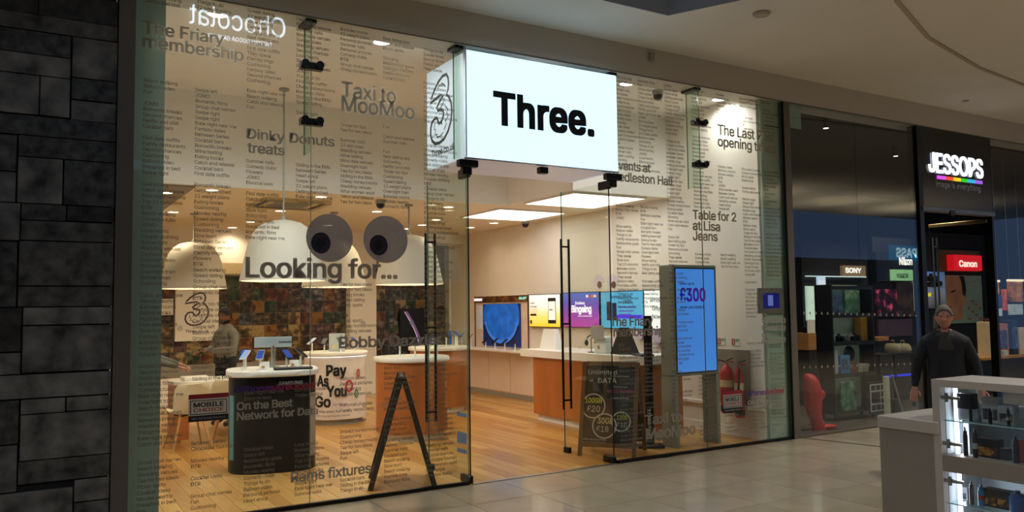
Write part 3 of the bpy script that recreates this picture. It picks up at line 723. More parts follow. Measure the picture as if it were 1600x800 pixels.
# two pale strips on the stand's flanks
for ang, w_, m_ in ((-150, .07, M('teal_strip', '#4f8f9c', .4)), (-35, .10, M('pale_strip', '#9a9088', .4))):
    for z0, z1 in ((.14, .80),):
        a = math.radians(ang); c, s_ = math.cos(a), math.sin(a)
        px_ = .45 * math.copysign(abs(c) ** (2 / 3.2), c); py_ = .42 * math.copysign(abs(s_) ** (2 / 3.2), s_)
        o = MB().rbox(-w_ / 2, w_ / 2, -.006, .02, z0, z1, .003).build('side_strip', m_, ss)
        o.location = (px_ + .004 * c, py_ + .004 * s_, 0); o.rotation_euler = (0, 0, math.atan2(py_ / .42, px_ / .45) + math.pi / 2)
hd = empty('header_sign', (2.42, 2.2, 1.05), math.radians(-14), 'grey header sign board on a post above the black stand', 'sign')
MB().cyl(0, 0, 0, .24, .022, n=14).build('post', STEEL, hd, True)
MB().cyl(0, 0, 0, .012, .07, n=20).build('foot', STEEL, hd, True)
MB().rbox(-.20, .20, -.015, .015, .22, .335, .005).build('board', M('grey_board', '#8f9a9c', .4, emit=.1), hd)
text('maker_name', 'SAMSUNG', INK, hd, (.06, -.0165, .265), ROT_FRONT, cap=.022, bold=.02)
q = onY(455, 596, 1.6)
text('maker_name', 'SAMSUNG', M('silver_print', '#8d8d8d', .4), ss, (.045, -.4245, .905), ROT_FRONT, cap=.035, width=.24, bold=.02)
for k, (dx, dy, rz, sc_, dk, lab) in enumerate(((-.30, -.05, -40, 2, False, 'white phone leaning at the left end of the black stand'), (-.17, -.16, -25, 0, False, 'blue-screen phone left of the middle on the black stand'), (.10, -.20, 12, 0, True, 'blue-screen phone in a black case on the black stand'),
                                               (.28, -.10, 35, 1, True, 'dark phone tilted at the right on the black stand'), (-.25, .22, -20, 0, True, 'phone standing behind the header post of the black stand'))):
    phone((2.37 + dx, 2.03 + dy, 1.05), math.radians(rz), lab, sc_, dk)
tag(MB().rbox(-.20, .20, -.06, .06, 0, .03, .008).build('price_block', BLKP, loc=(2.50, 1.70, 1.05), rot=(0, 0, math.radians(-12))), 'long black ticket block at the front of the black stand', 'ticket holder')
for k, (x, y, lab) in enumerate(((2.22, 1.78, 'small white card with an orange mark on the black stand'), (2.56, 1.86, 'small white price card beside the dark tilted phone'))):
    c = empty('price_card', (x, y, 1.05), math.radians(-15), lab, 'card', 'price cards')
    MB().add([(-.05, 0, 0), (.05, 0, 0), (.05, .03, .09), (-.05, .03, .09), (-.05, .004, 0), (.05, .004, 0), (.05, .034, .09), (-.05, .034, .09)], [(0, 1, 2, 3), (4, 7, 6, 5), (0, 3, 7, 4), (1, 5, 6, 2), (3, 2, 6, 7), (0, 4, 5, 1)]).build('card', WPL, c)
    MB().box(-.03, .0, -.001, .018, .03, .05).build('mark', M('orange_mark', '#c98a3c', .6), c)
# round white pay-as-you-go stand
pg = stand('display_stand', (4.10, 5.0, 0), 0, .45, .43, 1.05, M('white_gloss_panel', '#e6dcd4', .35), WHITEL, 'round white display stand printed with Pay As You Go', 'display stand', 2.3, plinth=GREYL)
MB().loft([[q + (zz,) for q in loop(0, 0, .46, .44, 48, 2.3)] for zz in (.985, .992)]).build('led_edge', M('cool_led_edge', '#f4fbff', .4, emit=3.0, var=0), pg)
def on_round(o_, R_, zoff=0):
    """bend a flat mesh (x, y) around a vertical cylinder of radius R_; x = 0 faces -Y turned by zoff"""
    for v in o_.data.vertices:
        a = v.co.x / R_ + zoff; y = v.co.y
        rr = R_ + v.co.z
        v.co = (rr * math.sin(a), -rr * math.cos(a), y)
    return o_
def rtext(body, parent, x, z, cap, mat, R_, zo, width=None, bold=.02, ry=1.0):
    o = text('print', body, mat, parent, (0, 0, 0), (0, 0, 0), cap=cap, width=width, bold=bold)
    bm = bmesh.new(); bm.from_mesh(o.data); 
    bmesh.ops.subdivide_edges(bm, edges=[e for e in bm.edges if e.calc_length() > .03], cuts=2); bmesh.ops.triangulate(bm, faces=bm.faces)
    bm.to_mesh(o.data); bm.free()
    for v in o.data.vertices: v.co.x += x; v.co.y += z
    on_round(o, R_, zo)
    for v in o.data.vertices: v.co.y *= ry
    return o
zo = math.radians(-22)
for w_, x, z, wd in (('Pay', -.11, .72, .30), ('As', -.25, .57, .18), ('You', -.10, .42, .29), ('Go', -.28, .27, .24)): rtext(w_, pg, x, z, .15, INK, .462, zo, wd, .032)
rtext('on the go', pg, .0, .29, .03, M('purple_ink', '#7a3a8c', .5), .462, zo, .2, .01)
rtext('a big plan for less', pg, -.26, .19, .03, INK, .462, zo, .5, .01)['kind'] = 'stuff'; rtext('from only ten pounds a month', pg, -.26, .13, .022, INK, .462, zo, .5, .005)['kind'] = 'stuff'
def ring_mark(x, z, rx, rz_, w_, mat):
    m_ = MB(); stroke(m_, [(x + rx * math.cos(t * math.pi / 10), z + rz_ * math.sin(t * math.pi / 10)) for t in range(20)], w_, True)
    o = m_.build('ring_print', mat, pg); on_round(o, .4635, zo)
ring_mark(.23, .56, .05, .075, .03, M('red_ink', '#b8323c', .5)); ring_mark(.36, .44, .03, .055, .02, M('green_ink', '#2f7a48', .5)); ring_mark(.40, .74, .025, .05, .025, M('orange_red_ink', '#c8582c', .5))
for k, (dx, dy, rz, sc_, dk, lab) in enumerate(((-.22, -.15, -40, 1, True, 'dark phone at the left of the round white stand'), (-.02, -.28, 0, 1, True, 'dark phone in the middle of the round white stand'), (.26, -.12, 35, 0, True, 'blue phone at the right of the round white stand'), (-.32, .12, -70, 2, False, 'pale phone at the back left of the round white stand'))):
    phone((4.10 + dx, 5.0 + dy, 1.05), math.radians(rz), lab, sc_, dk)
tb = empty('ticket_board', (4.12, 4.98, 1.05), math.radians(-20), 'pale grey ticket board standing on the round white stand', 'board')
MB().rbox(-.12, .12, -.012, .012, 0, .27, .004).build('panel', M('ticket_panel', '#c3cdd2', .4), tb); MB().box(-.02, .02, -.014, -.011, .2, .215).build('mark', GREYL, tb); MB().box(-.08, .0, -.014, -.011, .04, .1).build('offer', M('cream_print', '#d9d2a0', .5), tb)
# round oak counters
rc = stand('round_counter', (4.47, 3.03, 0), 0, .46, .46, 1.05, WOOD, WHITEL, 'round oak counter with white top behind the left door', 'counter', 2.2, plinth=WHITEL)
rc2 = stand('round_counter', (5.98, 5.3, 0), 0, .46, .46, 1.05, WOOD, WHITEL, 'round oak counter with white top deeper in the shop', 'counter', 2.2, plinth=WHITEL)
for k, (x, y, rz, sc_, lab) in enumerate(((4.22, 2.84, -30, 1, 'dark phone at the left of the nearer round oak counter'), (4.38, 2.72, -8, 1, 'dark phone left of the middle on the nearer round oak counter'), (4.58, 2.72, 15, 0, 'blue phone right of the middle on the nearer round oak counter'), (4.76, 2.86, 40, 1, 'dark phone at the right of the nearer round oak counter'),
                                         (5.75, 5.05, -30, 1, 'dark phone at the left of the deeper round oak counter'), (5.95, 4.95, 0, 1, 'dark phone in front on the deeper round oak counter'), (6.2, 5.05, 30, 0, 'blue phone at the right of the deeper round oak counter'), (6.3, 5.3, 60, 1, 'dark phone at the far right of the deeper round oak counter'))):
    phone((x, y, 1.05), math.radians(rz), lab, sc_, True, h=.17)
# wall bench under the blue screen
wbn = empty('wall_bench', (7.9, 5.25, 0), 0, 'peach white wall cabinet with shallow white shelf under the blue screen', 'cabinet')
MB().box(-.06, -.02, 0, 3.2, .08, .86).build('carcass', M('peach_panel', '#e8d3c0', .5, var=.02), wbn)
for k in range(4):
    d = MB().rbox(-.078, -.06, .01 + k * .8, .79 + k * .8, .1, .84, .003).build('cabinet_door', MATS['peach_panel'], wbn)
    MB().cyl(0, 0, 0, .004, .008, n=10).build('lock', GREYL, d, loc=(-.08, .1 + k * .8, .72), rot=(0, -math.pi / 2, 0))
MB().rbox(-.34, -.02, -.1, 3.25, .86, .90, .008).build('shelf', WHITEL, wbn)
MB().box(-.055, -.02, 0, 3.2, 0, .08).build('plinth', GREYL, wbn)
for k in range(4):
    phone((7.66, 5.6 + k * .36, .90), -math.pi / 2 + .1, ('dark phone on the wall shelf, nearest the oak desk', 'dark phone on the wall shelf, second from the oak desk', 'dark phone on the wall shelf, third from the oak desk', 'dark phone on the wall shelf, fourth from the oak desk')[k], 1, True, h=.12)
for k in range(3):
    phone((7.6, 7.15 + k * .4, .90), -math.pi / 2 - .5, ('slim phone on the wall shelf by the entrance door edge', 'slim phone on the wall shelf left of the door edge', 'slim phone at the far end of the wall shelf')[k], (1, 1, 0)[k], True, h=.19, tilt=40)
tag(MB().rbox(-.01, .01, -.04, .04, 0, .32, .003).build('blue_blade_sign', M('blue_acrylic', '#2f6fb8', .3, emit=.3), loc=(7.6, 8.05, .90)), 'narrow upright blue acrylic blade on the wall shelf', 'sign')
# oak service desk
dk_ = empty('service_desk', (6.6, .90, 0), 0, 'oak service desk with thick white top behind the chalkboard', 'desk')
MB().box(.06, .66, .05, 2.42, 0, .10).build('plinth', WHITEL, dk_)
MB().rbox(.0, .70, .0, 2.46, .10, .94, .006).build('body', WOOD, dk_)
MB().prism([(-.06, .32, .94), (.10, -.02, .94), (.74, -.02, .94), (.74, 2.72, .94), (-.06, 2.72, .94)], (0, 0, .105)).build('worktop', WHITEL, dk_)
# things on the desk
wx = empty('leaflet_box', (6.85, 3.25, 1.045), math.radians(-80), 'white sloped leaflet box with a pink print on the oak desk', 'box')
MB().loft([[(-.17, -.07, 0), (.17, -.07, 0), (.17, .09, 0), (-.17, .09, 0)], [(-.15, 0, .3), (.13, 0, .3), (.13, .05, .3), (-.15, .05, .3)]]).build('body', WPL, wx)
MB().box(-.06, .03, -.045, -.04, .1, .14).build('print', M('pink_print', '#c98aa0', .6), wx, rot=(math.radians(-13), 0, 0))
hs = empty('headphones_stand', (6.75, 2.1, 1.045), math.radians(-60), 'black headphones on a stand at the edge of the oak desk', 'headphones')
MB().cyl(0, 0, 0, .012, .05, n=16).cyl(0, 0, .012, .2, .007, n=8).build('stand', BLKP, hs)
MB().tube([(.07 * math.cos(t * math.pi / 10), 0, .15 + .085 * math.sin(t * math.pi / 10)) for t in range(11)], .009).build('headband', BLKP, hs, True)
for s_ in (-1, 1): MB().ball((s_ * .07, 0, .13), .025, .04, .045).build('ear_cup', BLKP, hs, True)
pm = empty('demo_machine', (6.78, 1.86, 1.045), math.radians(-75), 'white boxy demo machine standing beside the headphones', 'appliance')
MB().rbox(-.10, .10, -.09, .09, 0, .14, .012).rbox(-.10, .10, -.085, .09, .14, .23, .02).build('body', WPL, pm)
MB().box(-.09, .09, -.095, -.088, .165, .225).build('panel', GREYL, pm); MB().box(-.03, .0, -.095, -.091, .06, .11).build('orange_logo', M('orange_mark', '#c98a3c', .6), pm)
tc_ = empty('tent_display', (6.85, 1.5, 1.045), math.radians(-80), 'black tapered tent display on the oak desk behind the door edge', 'display')
MB().loft([[(-.17, -.1, 0), (.17, -.1, 0), (.17, .1, 0), (-.17, .1, 0)], [(-.07, -.015, .35), (.07, -.015, .35), (.07, .015, .35), (-.07, .015, .35)]]).build('body', BLKP, tc_)
MB().box(-.09, .06, -.075, -.07, .1, .28).build('red_print', M('dark_red_print', '#5c1a1e', .5), tc_, rot=(math.radians(-14), 0, 0))
tag(MB().rbox(-.15, .15, -.09, .09, 0, .025, .006).build('card_terminal_tray', BLKP, loc=(6.78, 1.06, 1.045), rot=(0, 0, 1.3)), 'flat black tray at the right end of the oak desk', 'tray')
# slim black banner post right of the chalkboard
bp = empty('banner_post', onZ(1016, 699, 0.0), math.radians(-30), 'tall slim black banner post with white lettering right of the chalkboard', 'stand')
MB().rbox(-.16, .16, -.1, .1, 0, .035, .008).build('foot', BLKP, bp)
MB().rbox(-.05, .05, -.015, .015, .035, 1.56, .006).build('banner', BLKP, bp)
m_ = MB()
MB().rbox(-.05, -.01, -.0165, -.0145, .55, 1.25, .001).build('maroon_print', M('maroon_print', '#5a2a30', .5), bp)
text('banner_word', 'Retail', M('banner_white', '#c8c8c4', .5), bp, (.012, -.0175, .1), (math.pi / 2, -math.pi / 2, 0), cap=.04, width=.36, bold=.02)
fl = empty('lilac_balloon', onX(1026, 518, 7.86), 0, 'lilac oval shape printed on the wall beside the totem', 'decal')
flat('shape', disc(.10, .20, 28), M('lilac_print', '#c9bddb', .6), fl, (-.0, 0, 0), ROT_LEFT)
fl2 = empty('lilac_balloon', onX(998, 512, 7.86), 0, 'lilac oval shape printed on the wall above the desk tray', 'decal')
flat('shape', disc(.11, .18, 28), M('lilac_print', '#c9bddb', .6), fl2, (0, 0, 0), ROT_LEFT)
for px_, lab in ((935, 'left one of two small oval eye decals above the wall screens'), (957, 'right one of two small oval eye decals above the wall screens')):
    q = onX(px_, 440, 7.897); ey = empty('eye_decal', q, 0, lab, 'decal', 'oval eye decals on the right wall')
    flat('oval', disc(.13, .12, 28), M('lilac_white_print', '#ddd2e0', .6), ey, (-.002, 0, 0), ROT_LEFT)
    flat('pupil', disc(.06, .055, 20), M('brown_pupil', '#6b4636', .6), ey, (-.004, -.03, -.05), ROT_LEFT)
# ------------------------------------------------------------------ screens on the right wall
def wall_screen(y0, y1, z0, z1, mat, label, cat='screen', name='wall_screen'):
    """y0 = far end, y1 = near end"""
    p = empty(name, (7.9, y0, z0), 0, label, cat)
    w = y0 - y1; h = z1 - z0
    MB().box(-.05, -.0, -w, 0, 0, h).build('bezel', BLKP, p)
    MB().box(-.053, -.05, -w + .012, -.012, .012, h - .012).build('picture', mat, p)
    return p, w, h
X_ = -.055
p, w, h = wall_screen(5.41, 4.42, 1.325, 1.905, Mgrad('yellow_advert', ('#f2c41c', '#f4d878', '#f6efe0', '#f4f2ee'), 2, .0, .58, .75), 'wall screen with a yellow and white advert')
MB().box(X_ - .002, X_, -.86, -.62, .07, .51).build('phone_picture', M('phone_print', '#2c2c2c', .4), p); MB().box(X_ - .004, X_ - .001, -.845, -.635, .13, .45).build('phone_screen', M('phone_print_white', '#efeade', .4, emit=.7), p)
text('advert_text', 'Hello.', INK, p, (X_ - .005, -.66, .29), ROT_LEFT, cap=.035, bold=.02); text('advert_text', 'Switch\nwith ease.', INK, p, (X_, -.05, .41), ROT_LEFT, cap=.035, bold=.015, leading=.9)
text('advert_text', 'terms apply to all plans\nask us in store today\nfor the full details', M('grey_ink', '#5a5648', .5), p, (X_, -.05, .31), ROT_LEFT, cap=.016, bold=.004)
MB().box(X_ - .001, X_, -.25, -.05, .2, .235).build('button', INK, p); MB().ball((X_, -.07, .09), .004, .03, .04).build('mascot_dot', INK, p)
p, w, h = wall_screen(4.36, 3.335, 1.335, 1.915, Mgrad('purple_advert', ('#a83a98', '#8c3aa0', '#5a4aa8', '#4a6ab8'), 2, 0, .58, .75), 'wall screen with a purple advert reading Endless Bingeing')
WINK = M('white_ink', '#f4f0f8', .5, emit=.8, var=0)
text('advert_text', 'Bingeing', WINK, p, (X_, -.27, .25), ROT_LEFT, cap=.11, width=.55, bold=.03); text('advert_text', 'Endless', WINK, p, (X_, -.38, .38), ROT_LEFT, cap=.045, width=.26, bold=.02)
text('advert_text', 'with no limits at all', WINK, p, (X_, -.45, .18), ROT_LEFT, cap=.022, width=.38, bold=.008)
for k, c in enumerate(('#e8e4ec', '#b03040', '#c87848', '#e0d8b8')): MB().box(X_ - .002, X_, -.68 - .07 * k - .06, -.68 - .07 * k, .49, .53).build('app_icon', M('icon_%d' % k, c, .5, emit=.6), p)
p, w, h = wall_screen(3.30, 2.265, 1.33, 1.91, M('teal_advert', '#4c9cc4', .3, emit=.7, var=.12, scale=2), 'wall screen with a light blue phone advert')
text('advert_text', 'Samsung iPhone', M('navy_ink', '#2c2f60', .5), p, (X_, -.26, .47), ROT_LEFT, cap=.05, width=.5, bold=.015); text('advert_text', '+ 100GB', M('navy_ink', '#2c2f60', .5), p, (X_, -.5, .39), ROT_LEFT, cap=.05, width=.26, bold=.02)
for k in range(3): MB().box(X_ - .001, X_, -.85 + .05 * k, -.45, .32 - .055 * k, .34 - .055 * k).build('text_line', M('violet_ink', '#5a56b8', .5, emit=.4), p)
MB().box(X_ - .002, X_, -1.0, -.40, .16, .215).build('ribbon', M('violet_ribbon', '#4a2fd0', .4, emit=.6), p)
for k, (a_, b_) in enumerate(((-.27, -.16), (-.40, -.29))): MB().box(X_ - .002, X_, a_, b_, .13, .42 - .02 * k).build('phone_picture', M('phone_print_navy', '#272850', .4), p)
p, w, h = wall_screen(2.262, 1.25, 1.33, 1.91, M('white_advert', '#e6ecea', .3, emit=.75, var=.03), 'wall screen with a white advert half hidden by the totem')
text('advert_text', 'iPhone XR', M('plum_ink', '#4a2a58', .5), p, (X_, -.14, .40), ROT_LEFT, cap=.06, width=.5, bold=.01); text('advert_text', 'Only\nNow', INK, p, (X_, -.18, .28), ROT_LEFT, cap=.06, bold=.012)
# big blue screen with its white surround
bs = empty('display_bay', (7.9, 7.48, .9), 0, 'large blue ring picture screen in a white and bronze display bay', 'screen')
MB().box(-.03, 0, -2.03, 0, 0, 1.01).build('surround', M('peach_surround', '#e6d2c2', .5), bs)
MB().box(-.045, -.03, -2.02, -.01, .88, 1.0).build('header', Mpic('bronze_photo', ('#1a0f06', '#4a2c10', '#8a5a24', '#2a1808'), 7), bs)
MB().box(-.05, -.03, -1.76, -.37, .04, .85).build('picture', M('navy_picture', '#0b2356', .3, emit=.6, var=.2, scale=3), bs)
flat('disc_picture', [(.67 * math.cos(t * math.pi / 24), min(.54 * math.sin(t * math.pi / 24), .235)) for t in range(48)], M('deep_blue_screen', '#1a56a8', .3, emit=.7, var=.35, scale=5), bs, (-.0505, -1.065, .61), ROT_LEFT)
text('header_word', 'GALAXY', M('mint_glow', '#9af0dc', .4, emit=1.0), bs, (-.047, -1.72, .925), ROT_LEFT, cap=.045, width=.26, bold=.02); MB().box(-.047, -.045, -.33, -.0, .915, .965).build('header_label', WINK, bs)
m_ = MB(); stroke(m_, [(.62 * math.cos(t * math.pi / 30), .48 * math.sin(t * math.pi / 30)) for t in range(32, 59)], .07)
m_.build('ring_picture', M('ring_blue', '#3568b8', .4, emit=.75), bs, loc=(-.0515, -1.065, .61), rot=ROT_LEFT)
m_ = MB(); stroke(m_, [(.66 * math.cos(t * math.pi / 30), .54 * math.sin(t * math.pi / 30)) for t in range(33, 58)], .04)
m_.build('ring_outline', M('ring_dark', '#060e24', .4, emit=.2), bs, loc=(-.0520, -1.065, .61), rot=ROT_LEFT)  # dark outline of the ring in the displayed picture
MB().box(-.06, -.03, -.30, -.14, .36, .82).build('side_panel', M('silver_print_panel', '#b8bcc0', .4, emit=.2), bs)
MB().box(-.04, -.03, -.03, .0, .0, 1.01).build('edge_strip', M('bronze_strip', '#4a3420', .4), bs); MB().box(-.04, -.03, -2.03, -2.0, .0, 1.01).build('edge_strip', M('bronze_strip', '#4a3420', .4), bs)
# ------------------------------------------------------------------ totem with tall screen
tt = empty('screen_totem', (6.62, .30, 0), 0, 'tall grey totem on two legs with a large blue screen', 'totem')
GT = M('totem_grey', '#8c8f85', .45, .1, var=.03)
MB().rbox(0, .72, 0, .24, .84, 2.165, .008).build('case', GT, tt)
MB().box(.0, .05, .0, .24, 0, .835).build('leg', GT, tt); MB().box(.67, .72, .0, .24, 0, .835).build('leg', GT, tt)
MB().box(.03, .69, -.006, .002, .87, 2.13).build('bezel', BLKP, tt)
sc = MB().box(.045, .675, -.009, -.005, .885, 2.115).build('screen', M('blue_screen', '#3f7ccf', .2, emit=.85, var=.05, scale=1.2), tt)
text('screen_text', '£300', Mgrad('violet_text', ('#1c10b0', '#4a12b0', '#6a1280'), 0, 0, .45, .35), tt, (.10, -.0105, 1.73), ROT_FRONT, cap=.15, width=.42, bold=.03)
text('screen_text', 'Save up to', M('navy_ink', '#2c2f60', .5), tt, (.10, -.0105, 1.925), ROT_FRONT, cap=.03, width=.24, bold=.015); text('screen_text', 'when you trade in', M('navy_ink', '#2c2f60', .5), tt, (.10, -.0105, 1.64), ROT_FRONT, cap=.035, width=.40, bold=.015)
# ------------------------------------------------------------------ right wall: extinguishers, signs, panel
ep = empty('extinguisher_panel', (7.9, .88, .38), 0, 'grey backing board behind the two fire extinguishers', 'board')
MB().box(-.02, 0, -.57, .02, .0, .72).build('board', M('grey_backing', '#8d857a', .6), ep)
RED = M('extinguisher_red', '#b01418', .3, var=.05)
def extinguisher(loc, r, h, label, hose):
    p = empty('fire_extinguisher', loc, 0, label, 'fire extinguisher', 'fire extinguishers')
    MB().lathe(0, 0, [(r * .9, 0), (r, .015), (r, h * .82), (r * .8, h * .93), (r * .35, h), (.02, h + .02)], 24).build('cylinder', RED, p, True)
    MB().lathe(0, 0, [(r + .002, h * .55), (r + .002, h * .7)], 24, False).build('label_band', M('cream_label', '#d0b88c', .5), p)
    MB().lathe(0, 0, [(r + .002, h * .05), (r + .002, h * .16)], 24, False).build('black_band', BLKP, p)
    v = MB().cyl(0, 0, h + .01, h + .06, .018, n=12).build('valve', STEEL, p)
    MB().bar((0, 0, h + .06), (-.02, -.13, h + .10), .02, .012).build('lever', BLKP, v); MB().bar((0, 0, h + .05), (-.01, -.12, h + .05), .02, .012).build('carry_handle', RED, v)
    if hose: MB().tube([(0, .02, h + .05), (-.03, .10, h + .07), (-.06, .15, h), (-.06, .16, h * .6), (-.05, .13, h * .3), (-.05, .10, h * .2)], .011).build('hose', BLKP, p, True)
    else: MB().tube([(0, -.02, h + .05), (-.05, -.06, h), (-.06, -.05, h * .7), (-.06, -.04, h * .55)], .014).cyl(-.06, -.04, h * .35, h * .56, .028, .014, n=12).build('horn', BLKP, p, True)
    return p
extinguisher((7.78, .60, .30), .085, .60, 'large red fire extinguisher with a looped black hose', True); extinguisher((7.79, .40, .26), .06, .62, 'slim red fire extinguisher with a black horn', False)
for y_, lab in ((.86, 'left one of two small red and green safety signs above the extinguishers'), (.61, 'right one of two small red and green safety signs above the extinguishers')):
    s_ = empty('safety_sign', (7.898, y_, 1.15), 0, lab, 'sign', 'safety signs above the extinguishers')
    MB().box(-.006, 0, -.14, 0, 0, .10).build('plate', WPL, s_); MB().box(-.008, -.006, -.065, -.008, .01, .09).build('red_symbol', M('sign_red', '#b8343a', .5), s_); MB().box(-.008, -.006, -.13, -.075, .05, .09).build('green_symbol', M('sign_green', '#7fae84', .5), s_)
    MB().box(-.009, -.0079, -.045, -.03, .02, .08).build('bottle_symbol', WPL, s_)
# ------------------------------------------------------------------ small monitor on the pier
mo = empty('wall_monitor', (onY(1186, 490, .02).x, .03, onY(1186, 490, .02).z), 0, 'small grey framed monitor with a dark blue picture by the right post', 'monitor')
mw = onY(1226, 490, .02).x - onY(1186, 490, .02).x; mh = onY(1186, 450, .02).z - onY(1186, 490, .02).z
MB().rbox(0, mw, -.008, .018, 0, mh, .005).build('case', M('monitor_grey', '#6d675f', .5), mo)
MB().box(mw * .18, mw * .82, -.0095, -.007, mh * .2, mh * .8).build('screen', M('navy_screen', '#141a6a', .2, emit=.5, var=.1), mo)
MB().box(mw * .36, mw * .56, -.011, -.0094, mh * .3, mh * .72).build('figure_picture', M('pale_blue_picture', '#6a78c8', .3, emit=.5), mo)
# ------------------------------------------------------------------ boards on the floor
DW = M('dark_stained_wood', '#2f1f10', .5, var=.2, stretch=(1, 1, .2)); MW = M('brown_stained_wood', '#6b4a22', .5, var=.2, scale=6, stretch=(1, 1, .2))
def a_board(loc, rz, wd, h, spread, wood, label, th=.022):
    """hinge axis along local Y, boards facing -X and +X"""
    p = empty('pavement_board', loc, rz, label, 'a-board')
    for s_ in (-1, 1):
        top = Vector((s_ * .012, 0, h)); foot = Vector((s_ * spread / 2, 0, 0))
        fr = MB()
        for y_ in (-wd / 2 + .02, wd / 2 - .02):
            MB().bar(foot + Vector((0, y_, 0)), top + Vector((0, y_, 0)), .045, th, up=(1, 0, 0)).build('leg', wood, p)
        d = (top - foot)
        a_ = foot + d * .12; b_ = foot + d * .985
        for q_ in (a_ + d * .0, b_):
            MB().bar(q_ + Vector((0, -wd / 2 + .04, 0)), q_ + Vector((0, wd / 2 - .04, 0)), .022, .05, up=d).build('rail', wood, p)
        n = Vector((s_ * h, 0, (spread / 2))).normalized() * .004
        c = [a_ + Vector((0, -wd / 2 + .035, 0)), a_ + Vector((0, wd / 2 - .035, 0)), b_ + Vector((0, wd / 2 - .035, 0)), b_ + Vector((0, -wd / 2 + .035, 0))]
        MB().prism([v - n for v in c], n * 2).build('chalkboard', M('chalk_black', '#14120f', .6, var=.25), p)
    MB().rbox(-.02, .02, -wd / 2 + .1, -wd / 2 + .16, h - .012, h + .01, .003).build('hinge', STEEL, p); MB().rbox(-.02, .02, wd / 2 - .16, wd / 2 - .1, h - .012, h + .01, .003).build('hinge', STEEL, p)
    return p
A0 = Vector((2.80, .26, 0)); A1 = Vector((3.37, .06, 0)); ax = Vector((.375, .927, 0)).normalized()
# near feet measured; the hinge axis runs almost straight away from the viewer
mid = (A0 + A1) / 2 + ax * .30
a_board(mid, math.atan2(-ax.x, ax.y), .60, 1.03, .60, DW, 'dark wooden pavement board seen edge-on behind the left window', .05)
F0 = Vector((5.43, .61, 0)); F1 = Vector((5.82, .10, 0)); fd = (F1 - F0).normalized(); nn = Vector((-fd.y, fd.x, 0))  # nn points into the shop
if nn.x < 0: nn = -nn
c0 = (F0 + F1) / 2 + nn * .29
rzA = math.atan2(nn.y, nn.x)
ab = a_board(c0, rzA, .66, 1.03, .58, MW, 'brown framed chalkboard with chalk offers standing in the entrance')
# chalk writing on the face that looks at the mall (local -X side, reading direction is local -Y)
CH = {'w': M('white_chalk', '#b9b6ae', .9, var=.25, scale=60), 'y': M('yellow_chalk', '#c8c83c', .9, var=.2, scale=60), 'p': M('pink_chalk', '#b0487a', .9, var=.2, scale=60), 'c': M('cream_chalk', '#c0b488', .9, var=.2, scale=60)}
tilt = math.atan2(.29 - .012, 1.03)
chalk = Matrix.Translation((-.29 - .008, 0, 0)) @ Matrix.Rotation(tilt, 4, 'Y') @ Matrix.Rotation(-math.pi / 2, 4, 'Z') @ Matrix.Rotation(math.pi / 2, 4, 'X')
def chalk_text(body, x, y, cap, mat, width=None, bold=.012):
    o = text('chalk_writing', body, CH[mat], ab, (0, 0, 0), (0, 0, 0), cap=cap, width=width, bold=bold)
    o.matrix_local = chalk @ Matrix.Translation((x, y, 0))
def chalk_ring(x, y, r):
    m_ = MB(); stroke(m_, [(x + r * math.cos(t * math.pi / 18), y + r * math.sin(t * math.pi / 18)) for t in range(36)], .015, True)
    o = m_.build('chalk_ring', CH['w'], ab); o.matrix_local = chalk
chalk_text('Unlimited', -.26, .93, .05, 'w', .34, .006); chalk_text('all', -.24, .84, .03, 'w'); chalk_text('DATA', -.14, .83, .055, 'w', .22); chalk_text('on 12 months', -.02, .72, .04, 'p', .30)
chalk_text('100GB', -.28, .60, .055, 'y', .2, .02); chalk_text('£20', -.25, .50, .065, 'w', .15, .006); chalk_text('30GB', -.12, .37, .065, 'c', .18, .02); chalk_text('£18', -.13, .28, .06, 'w', .14, .006); chalk_text('12GB', .10, .42, .05, 'y', .12, .012); chalk_text('£10', .10, .34, .05, 'w', .12, .006)
chalk_text('when you buy online', -.29, .18, .022, 'w', .28, .006); chalk_text('terms apply today', -.29, .145, .022, 'w', .28, .006)
chalk_text('Calls and texts', .0, .90, .022, 'w', .22, .004); chalk_text('included', .05, .78, .02, 'w', .15, .004); chalk_text('Come and ask', .03, .65, .025, 'w', .2, .006)
chalk_ring(-.18, .565, .135); chalk_ring(-.04, .345, .135); chalk_ring(.15, .40, .105)
